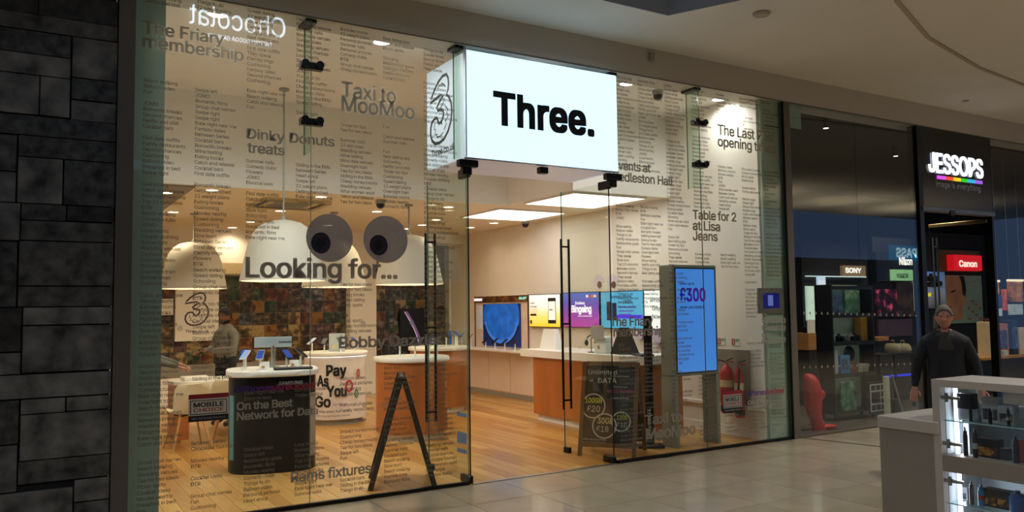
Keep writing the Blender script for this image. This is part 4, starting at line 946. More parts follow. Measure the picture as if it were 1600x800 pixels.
# ------------------------------------------------------------------ table and shell chairs at the left
tbl = empty('consultation_table', (2.34, 4.78, 0), 0, 'white topped table with oak panel end at the far left', 'table')
MB().loft([[q + (zz,) for q in loop(0, 0, .62, .42, 48, 3.5)] for zz in (.715, .755)]).build('tabletop', WHITEL, tbl, True)
MB().rbox(-.58, -.40, -.3, .3, 0, .715, .006).build('panel_leg', WOOD, tbl); MB().rbox(.48, .52, -.28, .28, 0, .715, .006).build('panel_leg', WOOD, tbl)
MB().rbox(-.45, -.12, -.2, .15, .755, .80, .006).build('paper_pile', WPL, tbl)
def shell_chair(loc, rz, label):
    """faces local +Y, back towards -Y"""
    p = empty('shell_chair', loc, rz, label, 'chair', 'white shell chairs at the table')
    rings = []
    prof = [(.22, .455, .19), (.10, .44, .22), (-.08, .43, .225), (-.18, .45, .22), (-.215, .52, .22), (-.235, .62, .225), (-.25, .74, .21), (-.26, .81, .17)]
    for y, z, hw in prof:
        rings.append([(hw * s / 5, y + .05 * (s / 5) ** 2 * (1 if z > .5 else 0), z + .03 * abs(s / 5) ** 2 * (1 if z < .5 else 0)) for s in range(-5, 6)])
    vs = [q for r_ in rings for q in r_]; fs = []
    for k in range(len(rings) - 1):
        for i in range(10): fs.append((k * 11 + i, k * 11 + i + 1, k * 11 + 12 + i, k * 11 + 11 + i))
    k0 = len(vs); vs2 = vs + [(x, y - .008, z - .01) for x, y, z in vs]; fs2 = fs + [tuple(i + k0 for i in reversed(f)) for f in fs]
    b = [i for i in range(11)] + [r_ * 11 + 10 for r_ in range(1, len(rings))] + [(len(rings) - 1) * 11 + i for i in range(9, -1, -1)] + [r_ * 11 for r_ in range(len(rings) - 2, 0, -1)]
    for i in range(len(b)): fs2.append((b[i], b[i - 1], b[i - 1] + k0, b[i] + k0))
    MB().add(vs2, fs2).build('shell', M('chair_shell', '#c9bb9a', .4, var=.02), p, True)
    for sx in (-1, 1):
        for sy in (-1, 1):
            MB().tube([(sx * .12, sy * .11 - .02, .435), (sx * .23, sy * .22 - .02, 0)], .017, 10, .011).build('leg', BEECH, p, True)
    MB().bar((-.14, -.13, .41), (.14, .09, .41), .02, .02).bar((.14, -.13, .41), (-.14, .09, .41), .02, .02).build('brace', BLACK, p)
    return p
shell_chair((1.80, 3.78, 0), math.radians(6), 'white shell chair with beech legs, back turned to the window'); shell_chair((2.36, 4.0, 0), math.radians(-18), 'white shell chair partly hidden behind the black oval stand')
# ------------------------------------------------------------------ the camera shop next door
DARK = M('dark_shop_paint', '#1c1f24', .7, var=.1); DARKF = M('dark_shop_floor', '#4c4438', .35, var=.15, scale=3)
struct(MB().box(8.27, 24, -.02, 5.2, -.1, -.001).build('floor', DARKF))
struct(MB().box(8.39, 24, 5.0, 5.2, 0, 4.4).build('wall_far', DARK)); struct(MB().box(8.27, 8.4, .14, 5.2, 0, 4.4).build('wall_dividing', DARK)); struct(MB().box(24, 24.2, -.02, 5.2, 0, 4.4).build('wall_end', DARK))
struct(MB().box(8.39, 24, .05, 5.2, 4.3, 4.42).build('ceiling', DARK))
def jpane(name, x0, x1, z0=.03, z1=WZ):
    w = struct(MB().box(x0, x1, 0, .012, z0, z1).build(name, GLASSD)); MB().box(x0, x1, -.012, .024, 0, .022).build('base_channel', BRONZE, w)
    return w
J1 = jpane('window_5', 8.395, 9.74); J2 = jpane('window_6', 9.745, 11.13); J3 = jpane('window_7', 13.12, 17.0); jpane('window_8', 17.005, 23.9)
MB().box(8.40, 8.66, .014, .02, 3.95, 4.262).build('green_patch', PILA, J1)
struct(MB().box(11.13, 11.235, -.03, .12, 0, WZ).build('trim_5', BLACK)); struct(MB().box(13.06, 13.12, -.02, .10, 0, WZ).build('trim_6', BLACK))
js = empty('shop_sign', (11.235, -.03, 3.03), 0, 'black sign panel with glowing white JESSOPS letters and a rainbow bar', 'sign')
MB().box(0, 1.825, 0, .12, .05, 1.23).build('panel', M('black_sign_gloss', '#0d0f16', .18, var=.1), js); MB().rbox(-.05, 1.88, -.02, .1, -.02, .05, .008).build('bottom_rail', M('dim_steel', '#6c7078', .35, .7), js)
WG = M('white_letter_glow', '#eef3ff', .4, emit=1.6, var=0)
WGS = M('soft_letter_glow', '#fff8ec', .4, emit=1.0, var=0)
a = onY(1452, 272, -.05); b = onY(1537, 278, -.05)
text('letters', 'JESSOPS', WG, js, (a.x - 11.235, -.01, a.z - 3.03 + .045), ROT_FRONT, cap=.285, width=b.x - a.x, bold=.019, spacing=.97, thick=.012)
rb = ('#d050e0', '#e04828', '#e8c818', '#30c030', '#30a8e0', '#9858d8')
x0 = onY(1466, 280, -.05).x - 11.235; x1 = onY(1535, 280, -.05).x - 11.235
for k, c in enumerate(rb): MB().box(x0 + (x1 - x0) * k / 6, x0 + (x1 - x0) * (k + 1) / 6, -.02, 0, .475, .525).build('rainbow_bar', M('rainbow_%d' % k, c, .4, emit=1.0, var=0), js)
text('strapline', 'image is everything', M('dim_letters', '#77777c', .5, emit=.22), js, (x0 - .04, -.004, .36), ROT_FRONT, cap=.085, width=x1 - x0, bold=.008)['kind'] = 'stuff'
MB().rbox(.62, .76, -.03, .0, -.06, .02, .006).build('pivot_block', BLACK, js)
dj = struct(MB().box(-.006, .006, 0, .95, .012, 2.96).build('door_3', Mglass('door_glass', (.93, .96, .92), .05, .7))); dj.location = (13.0, .03, 0)
MB().rbox(-.02, .02, 0, .95, 2.92, 2.975, .005).build('top_rail', M('dim_brass', '#8a7a58', .35, .8), dj); MB().rbox(-.02, .02, 0, .95, 0, .07, .005).build('bottom_rail', M('dim_steel', '#6c7078', .35, .7), dj)
for s_ in (-1, 1):
    h_ = MB().cyl(s_ * .055, .86, 1.2, 2.75, .015, n=10).build('handle', M('dim_steel', '#6c7078', .35, .7), dj, True)
    for z in (1.35, 2.6): MB().bar((s_ * .055, .86, z), (0, .86, z), .02, .02).build('standoff', M('dim_steel', '#6c7078', .35, .7), h_)
# rows of small marks on the camera shop glass
dm = Mvinyl('pale_mark', '#9c978c', .25); d0 = None
for row_, (py0, py1) in enumerate(((489, 493), (574, 568))):
    for k in range(20):
        px_ = 1256 + k * 9.2; q = onY(px_, py0 + (py1 - py0) * k / 19); w_ = J1 if q.x < 9.74 else J2
        if d0 is None: d0 = flat('safety_mark', [(0, -.024), (.022, 0), (0, .024), (-.022, 0)], dm, w_, (q.x, VY, q.z), ROT_FRONT)
        else: inst(d0, 'safety_mark', (q.x, VY, q.z), w_, ROT_FRONT)
def pbox(name, x0, y0, x1, y1, Y, d, mat, parent=None, **t):
    """upright panel or block whose front lies on the plane Y; corners measured in the photo"""
    a = onY(x0, y1, Y); b = onY(x1, y0, Y)
    if parent is None:
        o = MB().rbox(0, b.x - a.x, 0, d, 0, b.z - a.z, .004).build(name, mat, loc=(a.x, Y, a.z), **t)
    else:
        pl = parent.location
        o = MB().rbox(0, b.x - a.x, 0, d, 0, b.z - a.z, .004).build(name, mat, parent, loc=(a.x - pl.x, Y - pl.y, a.z - pl.z), **t)
    return o
# display tower behind the window
tw = empty('display_tower', (9.93, .62, 0), 0, 'black display tower with camera shelves behind the camera shop window', 'shelving unit')
BK = M('black_cabinet', '#15171a', .4); PALE = M('pale_backboard', '#9aa596', .6, var=.12)
MB().box(0, .96, .25, .28, .10, 1.95).build('back_panel', PALE, tw)
for x_ in (0, .94): MB().box(x_, x_ + .03, 0, .28, .10, 1.95).build('side', BK, tw)
for z in (.12, .66, 1.12, 1.52, 1.93): MB().box(.03, .94, 0, .25, z - .02, z).build('shelf', BK, tw)
for x_ in (.03, .90):
    for y_ in (.02, .22): MB().box(x_, x_ + .03, y_, y_ + .03, 0, .10).build('leg', BK, tw)
for z in (.64, 1.10, 1.50, 1.91): MB().box(.04, .93, .01, .03, z - .012, z).build('added_glow_strip', M('added_strip_glow', '#d8e4d4', .4, emit=4.0, var=0), tw); MB().box(.03, .94, -.006, .0, z - .03, z + .02).build('strip_hiding_lip', BK, tw)  # strips added to brighten the shelves, lips added to hide them
def sit(name, x, y, z, w_, d_, h_, mat, label, cat, group=None, extra=None):
    p = empty(name, (x, y, z), 0, label, cat, group)
    MB().rbox(-w_ / 2, w_ / 2, 0, d_, 0, h_, min(.004, w_ * .1)).build('box_body', mat, p)
    if extra: MB().rbox(-w_ * .38, w_ * .38, -.004, 0, h_ * .2, h_ * .8, .001).build('printed_panel', extra, p)
    return p
DIMP = [Mpic('dim_print_%d' % i, c, 10, rough=.5) for i, c in enumerate((('#20242c', '#4a5f7a', '#8ca0a8'), ('#2a1e18', '#7a4a30', '#b08a60'), ('#18281e', '#4a7a5a', '#a0b08a'), ('#141018', '#5a4a6a', '#a08a98')))]
sit('photo_print', 10.18, .72, 1.53, .30, .03, .32, DIMP[0], 'dark landscape print at the left of the tower top shelf', 'print'); sit('photo_print', 10.55, .72, 1.53, .34, .03, .34, DIMP[2], 'greenish print at the right of the tower top shelf', 'print')
def camera(x, y, z, rz, label, grp='cameras on the tower', s=1.0, mat=None):
    p = empty('camera', (x, y, z), rz, label, 'camera', grp); mt = mat or BLKP
    MB().rbox(-.065 * s, .065 * s, -.025 * s, .025 * s, 0, .085 * s, .008 * s).build('camera_body', mt, p)
    MB().loft([[(.038 * s * math.cos(t * math.pi / 10), yy, .042 * s + .038 * s * math.sin(t * math.pi / 10)) for t in range(20)] for yy in (-.025 * s, -.085 * s)]).build('lens', BLKP, p, True)
    MB().rbox(-.025 * s, .025 * s, -.02 * s, .015 * s, .085 * s, .115 * s, .006 * s).build('viewfinder', mt, p)
    return p
camera(10.28, .78, 1.12, .2, 'black camera at the left of the tower middle shelf'); camera(10.52, .76, 1.12, -.1, 'silver topped camera in the middle of the tower middle shelf', mat=M('camera_silver', '#a8a49a', .4, .5)); camera(10.66, .80, 1.12, .3, 'black camera beside the silver one on the tower middle shelf')
sit('leather_case', 10.8, .72, 1.12, .16, .12, .36, M('tan_leather', '#a8742c', .5), 'upright tan leather case on the tower middle shelf', 'case')
sit('product_box', 10.12, .72, .66, .10, .1, .34, M('white_box', '#b8b4a8', .6), 'tall white product box at the left of the tower lower shelf', 'box'); sit('product_box', 10.30, .70, .66, .22, .1, .26, M('blue_box', '#5a8ab0', .6), 'light blue product box on the tower lower shelf', 'box', extra=DIMP[0]); sit('product_box', 10.50, .70, .66, .16, .1, .16, DIMP[1], 'brown patterned product box on the tower lower shelf', 'box'); sit('product_box', 10.72, .70, .66, .24, .1, .12, M('pale_box', '#b0a890', .6), 'low pale product box on the tower lower shelf', 'box')
bg = empty('camera_bag', (10.62, .84, .79), 0, 'black round shouldered camera bag behind the pale box on the tower', 'bag')
MB().loft([[(r_ * math.cos(t * math.pi / 10) * 1.0 + .0, yy, .13 + r_ * 1.0 * math.sin(t * math.pi / 10)) for t in range(20)] for r_, yy in ((.10, 0), (.125, .02), (.125, .08), (.10, .1))]).build('body', BLKP, bg, True)
fr = sit('floral_print', 10.35, .70, .12, .34, .03, .42, DIMP[2], 'pale floral print at the left on the tower bottom shelf', 'print')
mf = empty('collage_frame', (10.82, .55, .06), 0, 'white collage frame with black apertures leaning on the tower', 'frame')
MB().rbox(-.21, .21, 0, .025, 0, .46, .006).build('frame', BK, mf); MB().box(-.185, .185, -.003, .001, .03, .43).build('mount', M('mount_white', '#c4c4b4', .6), mf)
for r_ in range(4):
    for c_ in range(3):
        if r_ in (1, 2) and c_ < 2: continue
        MB().box(-.165 + c_ * .115, -.07 + c_ * .115, -.006, -.002, .05 + r_ * .096, .125 + r_ * .096).build('aperture', BLKP, mf)
MB().box(-.165, .04, -.006, -.002, .155, .315).build('aperture', BLKP, mf)
for nm, x0, x1, Y, z1 in (('wall_partition', 1254, 1357, 2.45, 2.75), ('wall_partition', 1366, 1434, 1.60, 2.8), ('wall_partition', 1436, 1542, 2.66, 3.1)):
    a = onY(x0, 460, Y); b = onY(x1, 460, Y); struct(MB().box(a.x, b.x, Y, Y + .06, 0, z1).build(nm, DARK))
# lit niches and brand headers inside
def lit(name, x0, y0, x1, y1, Y, mat, label, cat='light panel', d=.04): return pbox(name, x0, y0, x1, y1, Y, d, mat, label=label, cat=cat)
lit('lit_panel', 1262, 447, 1272, 501, 2.41, M('green_white_lit', '#c8e0c4', .5, emit=.75), 'narrow greenish lit panel near the left end of the camera shop'); lit('lit_panel', 1280, 433, 1290, 489, 2.41, Mgrad('blue_white_lit', ('#d8d4cc', '#d8e4f0', '#7ab0e0'), 2, 0, 1.1, .8), 'narrow blue and white lit panel beside the display tower')
for k, (x0, x1, lab) in enumerate(((1264, 1277, 'small oak plinth with a pale card under the greenish lit panel'), (1283, 1292, 'small oak plinth with a pale card under the blue and white lit panel'))):
    a = onY(x0, 548, 2.0); b = onY(x1, 520, 2.0)
    p = empty('oak_plinth', (a.x, 2.0, 0), 0, lab, 'plinth', 'oak plinths in the camera shop')
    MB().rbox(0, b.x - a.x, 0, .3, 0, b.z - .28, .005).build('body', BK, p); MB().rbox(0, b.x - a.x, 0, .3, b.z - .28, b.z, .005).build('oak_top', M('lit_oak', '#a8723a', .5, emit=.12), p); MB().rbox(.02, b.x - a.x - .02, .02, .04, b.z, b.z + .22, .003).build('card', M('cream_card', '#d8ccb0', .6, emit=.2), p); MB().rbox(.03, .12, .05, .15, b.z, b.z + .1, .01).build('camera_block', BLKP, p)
sn = empty('brand_header', (onY(1317, 430, 2.39).x, 2.39, onY(1317, 432, 2.39).z), 0, 'tan header with the white word SONY', 'sign')
w_ = onY(1353, 430, 2.39).x - sn.location.x
MB().rbox(0, w_, 0, .06, .01, .20, .004).build('board', M('tan_board', '#8a7050', .5, emit=.45), sn); text('brand_name', 'SONY', WGS, sn, (.07, -.004, .07), ROT_FRONT, cap=.085, width=w_ - .2, bold=.04)
MB().box(-1.0, w_, -.01, .02, -.012, .006).build('led_line', M('cool_strip', '#c8dcd8', .4, emit=.9, var=0), sn)
nk = empty('brand_header', (onY(1370, 440, 1.54).x, 1.54, onY(1370, 440, 1.54).z), 0, 'black header with white Nikon letters over a green lit strip', 'sign')
w_ = onY(1432, 430, 1.5).x - nk.location.x
MB().rbox(0, w_, 0, .06, .0, .50, .004).build('board', BK, nk); text('brand_name', 'Nikon', WGS, nk, (w_ * .60, -.004, .30), (math.pi / 2, 0, 0), cap=.12, width=w_ * .36, bold=.035)
MB().rbox(w_ * .34, w_ * .97, -.02, .0, .02, .21, .004).build('lit_strip', M('green_lit_strip', '#8fc88a', .5, emit=.55), nk); text('strip_name', 'NIKKOR', INK, nk, (w_ * .5, -.022, .07), ROT_FRONT, cap=.07, width=w_ * .3, bold=.02)
lit('picture_panel', 1371, 452, 1401, 495, 1.55, Mpic('magenta_lights', ('#0a0408', '#18060e', '#5a1030', '#e05070', '#f08050'), 7, .35, contrast=(.35, .75)), 'dark picture panel with magenta light trails', 'picture'); lit('picture_panel', 1403, 441, 1427, 495, 1.55, Mpic('brown_portrait', ('#080605', '#241610', '#4a3020', '#3a4a38'), 5, .12), 'dark brown picture panel right of the magenta one', 'picture')
lit('picture_panel', 1373, 498, 1425, 527, 1.56, M('dim_purple_panel', '#4a3440', .5, emit=.10, var=.2), 'dim purple panel below the magenta picture', 'picture'); lit('light_tube', 1429, 440, 1431, 486, 1.56, M('cool_strip', '#c8dcd8', .4, emit=.9, var=0), 'thin upright light tube right of the green lit strip', 'light', .04)
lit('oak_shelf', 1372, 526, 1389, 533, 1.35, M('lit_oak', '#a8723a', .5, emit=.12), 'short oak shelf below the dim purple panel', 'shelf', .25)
for k, (x0, x1, lab) in enumerate(((1401, 1414, 'left pale crumpled bag on the camera shop floor display'), (1415, 1430, 'right pale crumpled bag on the camera shop floor display'))):
    a = onY(x0, 552, 1.0); b = onY(x1, 537, 1.0); p = empty('cloth_bag', (a.x, 1.0, a.z), 0, lab, 'bag', 'pale cloth bags')
    w_ = b.x - a.x; h_ = b.z - a.z
    MB().loft([[(w_ * (.5 + .5 * s_ * math.cos(t * math.pi / 8)) + random.uniform(-.01, .01), .14 + .14 * s_ * math.sin(t * math.pi / 8), z_) for t in range(16)] for s_, z_ in ((.8, 0), (1, h_ * .3), (.95, h_ * .7), (.7, h_))]).build('bag_body', M('pale_cloth', '#a89c7c', .8), p, True)
    MB().tube([(w_ * .3, .14, h_), (w_ * .35, .14, h_ + .05), (w_ * .65, .14, h_ + .05), (w_ * .7, .14, h_)], .008).build('bag_handle', M('pale_cloth', '#a89c7c', .8), p)
    if k == 0:
        tb2 = empty('display_table', (onY(1376, 560, .95).x, .95, 0), 0, 'low black display table carrying the pale cloth bags', 'table')
        W_ = onY(1432, 560, .95).x - tb2.location.x
        MB().rbox(0, W_, 0, .4, a.z - .03, a.z, .004).build('tabletop', BK, tb2)
        for x_ in (.02, W_ - .06):
            for y_ in (.02, .34): MB().box(x_, x_ + .04, y_, y_ + .04, 0, a.z - .03).build('leg', BK, tb2)
cn = empty('brand_header', (onY(1468, 424, 2.6).x, 2.6, onY(1468, 424, 2.6).z), 0, 'olive header with a red Canon sign box', 'sign')
xr0 = onY(1491, 420, 2.45).x - cn.location.x; xr1 = onY(1535, 420, 2.45).x - cn.location.x
MB().rbox(0, 1.5, 0, .06, .0, .45, .004).build('board', M('olive_board', '#5a4a24', .5, emit=.05), cn); rdb = MB().rbox(xr0, xr1, -.15, .0, .02, .34, .006).build('red_box', M('canon_red', '#d81420', .4, emit=.85, var=.02), cn)
text('brand_name', 'Canon', WGS, cn, (xr0 + (xr1 - xr0) * .17, -.154, .10), ROT_FRONT, cap=.12, width=(xr1 - xr0) * .64, bold=.035)
sc_ = lit('showcase', 1440, 425, 1476, 482, 2.61, Mgrad('blue_showcase', ('#4a4644', '#8a8c98', '#6a8ac8', '#4a70b8'), 2, 0, .9, .35), 'bluish lit showcase with cameras left of the portrait poster', 'showcase', .05)
for k, (px_, py_, lab) in enumerate(((1446, 441, 'camera at the left of the bluish showcase'), (1452, 433, 'camera at the top of the bluish showcase'), (1459, 441, 'camera at the right of the bluish showcase'))):
    q = onY(px_, py_, 2.52); MB().box(-.2, .2, -.03, .13, -.012, 0).build('glass_shelf', GREYL, sc_, loc=(q.x + .05 - sc_.location.x, 2.48 - sc_.location.y, q.z - .09 - sc_.location.z)); camera(q.x + .05, 2.52, q.z - .09, 0, lab, 'cameras in the bluish showcase', 1.4)
q = onY(1448, 463, 2.47); tag(MB().box(0, .17, 0, .012, 0, .07).build('price_tag', M('yellow_tag', '#e0d820', .5, emit=.5), loc=(q.x, 2.48, q.z)), 'small yellow price tag on the bluish showcase', 'tag')
po = empty('portrait_poster', (onY(1479, 506, 2.62).x, 2.62, onY(1477, 506, 2.62).z), 0, 'large poster with a face in profile and a pale grid under the Canon sign', 'poster')
pw = onY(1537, 506, 2.62).x - po.location.x; ph = onY(1477, 430, 2.62).z - po.location.z
MB().rbox(0, pw, 0, .04, 0, ph, .004).build('board', M('grey_green_print_glow', '#5c6a5c', .5, emit=.25, var=.1), po)  # poster prints glow in place of light falling on them
flat('face_print', [(.02 * pw, .02 * ph), (.46 * pw, .10 * ph), (.44 * pw, .3 * ph), (.52 * pw, .42 * ph), (.55 * pw, .62 * ph), (.5 * pw, .85 * ph), (.40 * pw, .98 * ph), (.02 * pw, .98 * ph)], M('skin_print_glow', '#7a5238', .6, emit=.3, var=.2, scale=3), po, (0, -.002, 0), ROT_FRONT)
flat('hair_print', [(.38 * pw, .99 * ph), (.52 * pw, .99 * ph), (.56 * pw, .7 * ph), (.52 * pw, .55 * ph), (.46 * pw, .6 * ph), (.44 * pw, .85 * ph)], M('hair_print', '#1c120c', .6), po, (0, -.003, 0), ROT_FRONT)
flat('brow_print', [(.14 * pw, .66 * ph), (.26 * pw, .70 * ph), (.28 * pw, .67 * ph), (.16 * pw, .63 * ph)], M('hair_print', '#1c120c', .6), po, (0, -.003, 0), ROT_FRONT); flat('mouth_print', [(.02 * pw, .36 * ph), (.14 * pw, .37 * ph), (.12 * pw, .32 * ph), (.02 * pw, .32 * ph)], M('mouth_print', '#6a2a20', .6), po, (0, -.003, 0), ROT_FRONT)
for r_ in range(6):
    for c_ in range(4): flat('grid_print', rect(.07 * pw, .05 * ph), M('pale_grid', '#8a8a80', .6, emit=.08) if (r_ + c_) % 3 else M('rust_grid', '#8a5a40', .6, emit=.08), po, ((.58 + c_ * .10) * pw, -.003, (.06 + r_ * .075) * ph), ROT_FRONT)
for r_ in range(4): flat('text_print', rect(.30 * pw, .012 * ph), M('pale_grid', '#8a8a80', .6), po, (.62 * pw, -.003, (.68 + r_ * .07) * ph), ROT_FRONT)
# right window display
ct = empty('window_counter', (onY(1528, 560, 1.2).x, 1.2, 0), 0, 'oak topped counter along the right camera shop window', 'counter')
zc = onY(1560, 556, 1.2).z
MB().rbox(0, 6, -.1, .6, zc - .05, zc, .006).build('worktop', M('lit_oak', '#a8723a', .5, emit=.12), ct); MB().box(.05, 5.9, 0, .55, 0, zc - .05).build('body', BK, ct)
def cprod(px0, px1, py0, name, mat, label, cat, extra=None, d=.15, dy=0.0):
    a = onY(px0, 553, 1.2 + dy); b = onY(px1, 553, 1.2 + dy); t_ = onY(px0, py0, 1.2 + dy)
    return sit(name, (a.x + b.x) / 2, 1.2 + dy, zc, b.x - a.x, d, t_.z - zc, mat, label, cat, None, extra)
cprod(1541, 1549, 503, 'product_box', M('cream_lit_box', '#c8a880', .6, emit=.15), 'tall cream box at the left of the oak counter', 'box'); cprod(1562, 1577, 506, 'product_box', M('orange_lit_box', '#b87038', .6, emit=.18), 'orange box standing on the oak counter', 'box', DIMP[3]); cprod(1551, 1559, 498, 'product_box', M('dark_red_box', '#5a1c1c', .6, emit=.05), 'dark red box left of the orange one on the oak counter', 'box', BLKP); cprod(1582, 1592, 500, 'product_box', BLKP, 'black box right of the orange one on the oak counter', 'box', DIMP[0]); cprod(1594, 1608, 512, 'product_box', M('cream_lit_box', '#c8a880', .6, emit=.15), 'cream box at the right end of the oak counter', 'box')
cprod(1569, 1576, 548, 'price_card', WPL, 'small white price card lying on the oak counter', 'card', d=.08, dy=-.09)
def hang(px0, py0, px1, py1, Y, mat, label):
    a = onY(px0, py1, Y); b = onY(px1, py0, Y); p = empty('hanging_picture', (a.x, Y, a.z), 0, label, 'picture', 'hanging pictures in the right camera shop window')
    w_ = b.x - a.x; h_ = b.z - a.z
    MB().rbox(0, w_, 0, .03, 0, h_, .004).build('panel', mat, p); MB().box(0, w_, -.02, .03, h_, h_ + .04).build('light_bar', M('warm_bar', '#e8d8b0', .4, emit=1.2, var=0), p)
    for x_ in (.1 * w_, .9 * w_): MB().cyl(x_, .015, h_ + .04, 4.3 - a.z, .004, n=6).build('wire', STEEL, p)
WP = [Mpic('lit_print_%d' % i, c, 5, .35) for i, c in enumerate((('#402010', '#a86830', '#e0b070'), ('#101c30', '#203858', '#304a68'), ('#381010', '#c84830', '#e8a060'), ('#8a9490', '#b0bab4', '#c8ccc4')))]
hang(1551, 441, 1561, 460, 1.0, WP[0], 'small amber hanging picture nearest the camera shop door'); hang(1577, 440, 1598, 472, 1.0, WP[0], 'larger amber and violet hanging picture at the right edge')
for (x0, y0, x1, y1, m_, lab) in ((1550, 461, 1566, 481, WP[1], 'dark blue poster below the small amber picture'), (1567, 452, 1573, 485, WP[2], 'thin red and orange poster strip'), (1577, 475, 1598, 492, WP[3], 'pale grey poster below the larger amber picture'), (1550, 482, 1566, 494, WP[3], 'pale grey poster below the dark blue poster')):
    lit('window_poster', x0, y0, x1, y1, 1.05, m_, lab, 'poster', .02)
# red moulded figure, poles, blue light line
rf = empty('red_figure', (9.12, .34, 0), math.radians(-20), 'red moulded figure with a flared foot at the left camera shop window', 'figure')
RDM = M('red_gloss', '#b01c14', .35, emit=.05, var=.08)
MB().loft([[(cx_ + rx_ * math.cos(t * math.pi / 10), ry_ * math.sin(t * math.pi / 10), z_) for t in range(20)] for cx_, rx_, ry_, z_ in
           ((.06, .10, .08, 0), (.06, .10, .08, .03), (.03, .09, .075, .12), (.0, .10, .09, .22), (-.01, .125, .10, .36), (-.0, .13, .11, .48), (-.02, .125, .10, .56), (-.03, .11, .09, .64), (-.05, .085, .07, .71), (-.07, .04, .035, .74))]).build('body', RDM, rf, True)
MB().ball((.19, -.02, .035), .12, .06, .035).build('foot', RDM, rf, True); MB().ball((.12, -.03, .46), .035, .03, .06).build('knob', RDM, rf, True)
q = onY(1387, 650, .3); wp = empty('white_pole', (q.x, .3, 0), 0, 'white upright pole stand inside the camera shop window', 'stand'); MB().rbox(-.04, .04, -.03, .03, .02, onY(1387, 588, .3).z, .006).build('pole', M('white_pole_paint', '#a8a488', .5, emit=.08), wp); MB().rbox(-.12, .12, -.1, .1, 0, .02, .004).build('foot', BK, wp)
sp = empty('leaning_pole', (onY(1412, 660, .4).x, .4, 0), 0, 'thin grey leaning tripod leg beside the white pole', 'tripod'); b = onY(1394, 586, .4)
MB().tube([(0, 0, .02), (b.x - sp.location.x, 0, b.z)], .014, 8).build('pole', GREYL, sp); MB().cyl(0, 0, 0, .03, .03, n=10).build('rubber_foot', BLKP, sp)
MB().rbox(-.12, .06, .05, .2, 0, .25, .004).build('tripod_case', BLKP, sp)
lit('blue_light_line', 1380, 585, 1436, 588, 1.3, M('blue_led', '#1830d8', .4, emit=.8, var=0), 'blue light line low in the camera shop', 'light', .03)
for k, (x0, y0, x1, y1, lab) in enumerate(((1513, 535, 1529, 592, 'broad white leaning display stick right of the man'), (1497, 550, 1503, 593, 'thin white leaning display stick behind the man'))):
    a = onY(x1, y1, .75); b = onY(x0, y0, .75); d_ = (b - a); foot = a - d_ * (a.z / d_.z)
    s_ = empty('display_stick', foot, 0, lab, 'display stand', 'white leaning display sticks')
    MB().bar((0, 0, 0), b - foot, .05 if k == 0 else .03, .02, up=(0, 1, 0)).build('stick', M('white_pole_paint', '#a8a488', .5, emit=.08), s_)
    MB().rbox(-.05, .05, -.04, .04, 0, .02, .004).build('foot', BK, s_)
# spot lights of the camera shop ceiling
for x, y, pw_ in ((9.6, .35, 30), (12.5, 1.2, 20), (15.5, .5, 16), (14.5, 2.0, 20)):
    d = empty('track_spot', (x, y, 4.29), 0, 'small track spotlight in the dark camera shop ceiling, %s' % {9.6: 'over the display tower', 12.5: 'behind the sign panel', 15.5: 'over the right window counter', 14.5: 'deepest over the poster'}[x], 'light', 'camera shop track spotlights')
    MB().cyl(0, 0, -.16, 0, .045, n=14).build('can', BLKP, d); MB().cyl(0, 0, -.162, -.155, .035, n=14).build('lens', M('small_lens', '#fff4dc', .4, emit=4, var=0), d)
    l = bpy.data.lights.new('track_lamp', 'SPOT'); l.energy = pw_ * 11; l.color = (1, .86, .66); l.spot_size = math.radians(95); l.spot_blend = .8; l.shadow_soft_size = .04
    o = bpy.data.objects.new('track_lamp', l); COL.objects.link(o); o.parent = d; o.location = (0, 0, -.18)
# ------------------------------------------------------------------ vape kiosk in the mall
KX = 5.38
kk = empty('display_kiosk', (KX, -3.2, 0), 0, 'grey and white sales kiosk with lit glass shelves in the mall', 'kiosk')
KG = M('kiosk_taupe', '#7d746a', .5, var=.03); KW = M('kiosk_white', '#a39b92', .45, var=.03); KI = M('kiosk_inside', '#dfe6ee', .5, var=.02)
MB().rbox(-.01, .8, -.45, .01, .775, .86, .005).build('counter_slab', KW, kk)
MB().box(.0, .78, -.41, 0, 0, .775).build('counter_body', KG, kk)
# tall display part: y from -.41 towards the viewer; two niches open towards -X
ys, ye = -.41, -1.9
fr = MB()
MB().box(.0, .5, ye, ys, 1.101, 1.15).build('top_board', KW, kk); MB().box(.002, .5, ye + .056, ys - .056, .535, .645).build('middle_board', KG, kk); MB().box(.002, .5, ye, ys, 0, .099).build('base_board', KG, kk)
MB().box(0, .5, ys - .055, ys - .001, .10, 1.10).build('end_post', KW, kk); MB().box(0, .5, ye, ye + .055, .10, 1.10).build('end_post', KW, kk)
MB().box(.47, .5, ye + .05, ys - .05, .10, .54).build('back_board', KI, kk); MB().box(.47, .5, ye + .05, ys - .05, .64, .96).build('back_board', KI, kk)
MB().box(.06, .47, ys - .058, ys - .054, .10, 1.10).build('lining', KI, kk)
SHG = Mglass('shelf_glass', (.85, .95, .95), .06, .6)
for z in (.875, .32): MB().box(.03, .46, ye + .06, ys - .06, z - .004, z + .004).build('glass_shelf', SHG, kk); MB().box(.028, .031, ye + .06, ys - .06, z - .004, z + .004).build('shelf_edge', M('shelf_edge', '#8fb8b8', .2), kk)
MB().box(.006, .010, ye + .06, ys - .06, .645, 1.10).build('front_glass', Mglass('case_glass', (.97, .98, .98), .03, .5), kk); MB().box(.006, .010, ye + .06, ys - .06, .10, .535).build('front_glass', Mglass('case_glass', (.97, .98, .98), .03, .5), kk)
yl = onX(1494, 650, KX + .12).y + 3.2
for z0, z1 in ((.645, 1.10), (.10, .535)): MB().box(.11, .13, yl - .012, yl + .008, z0, z1).build('led_strip', M('cool_led', '#eef4ff', .4, emit=3.5, var=0), kk)
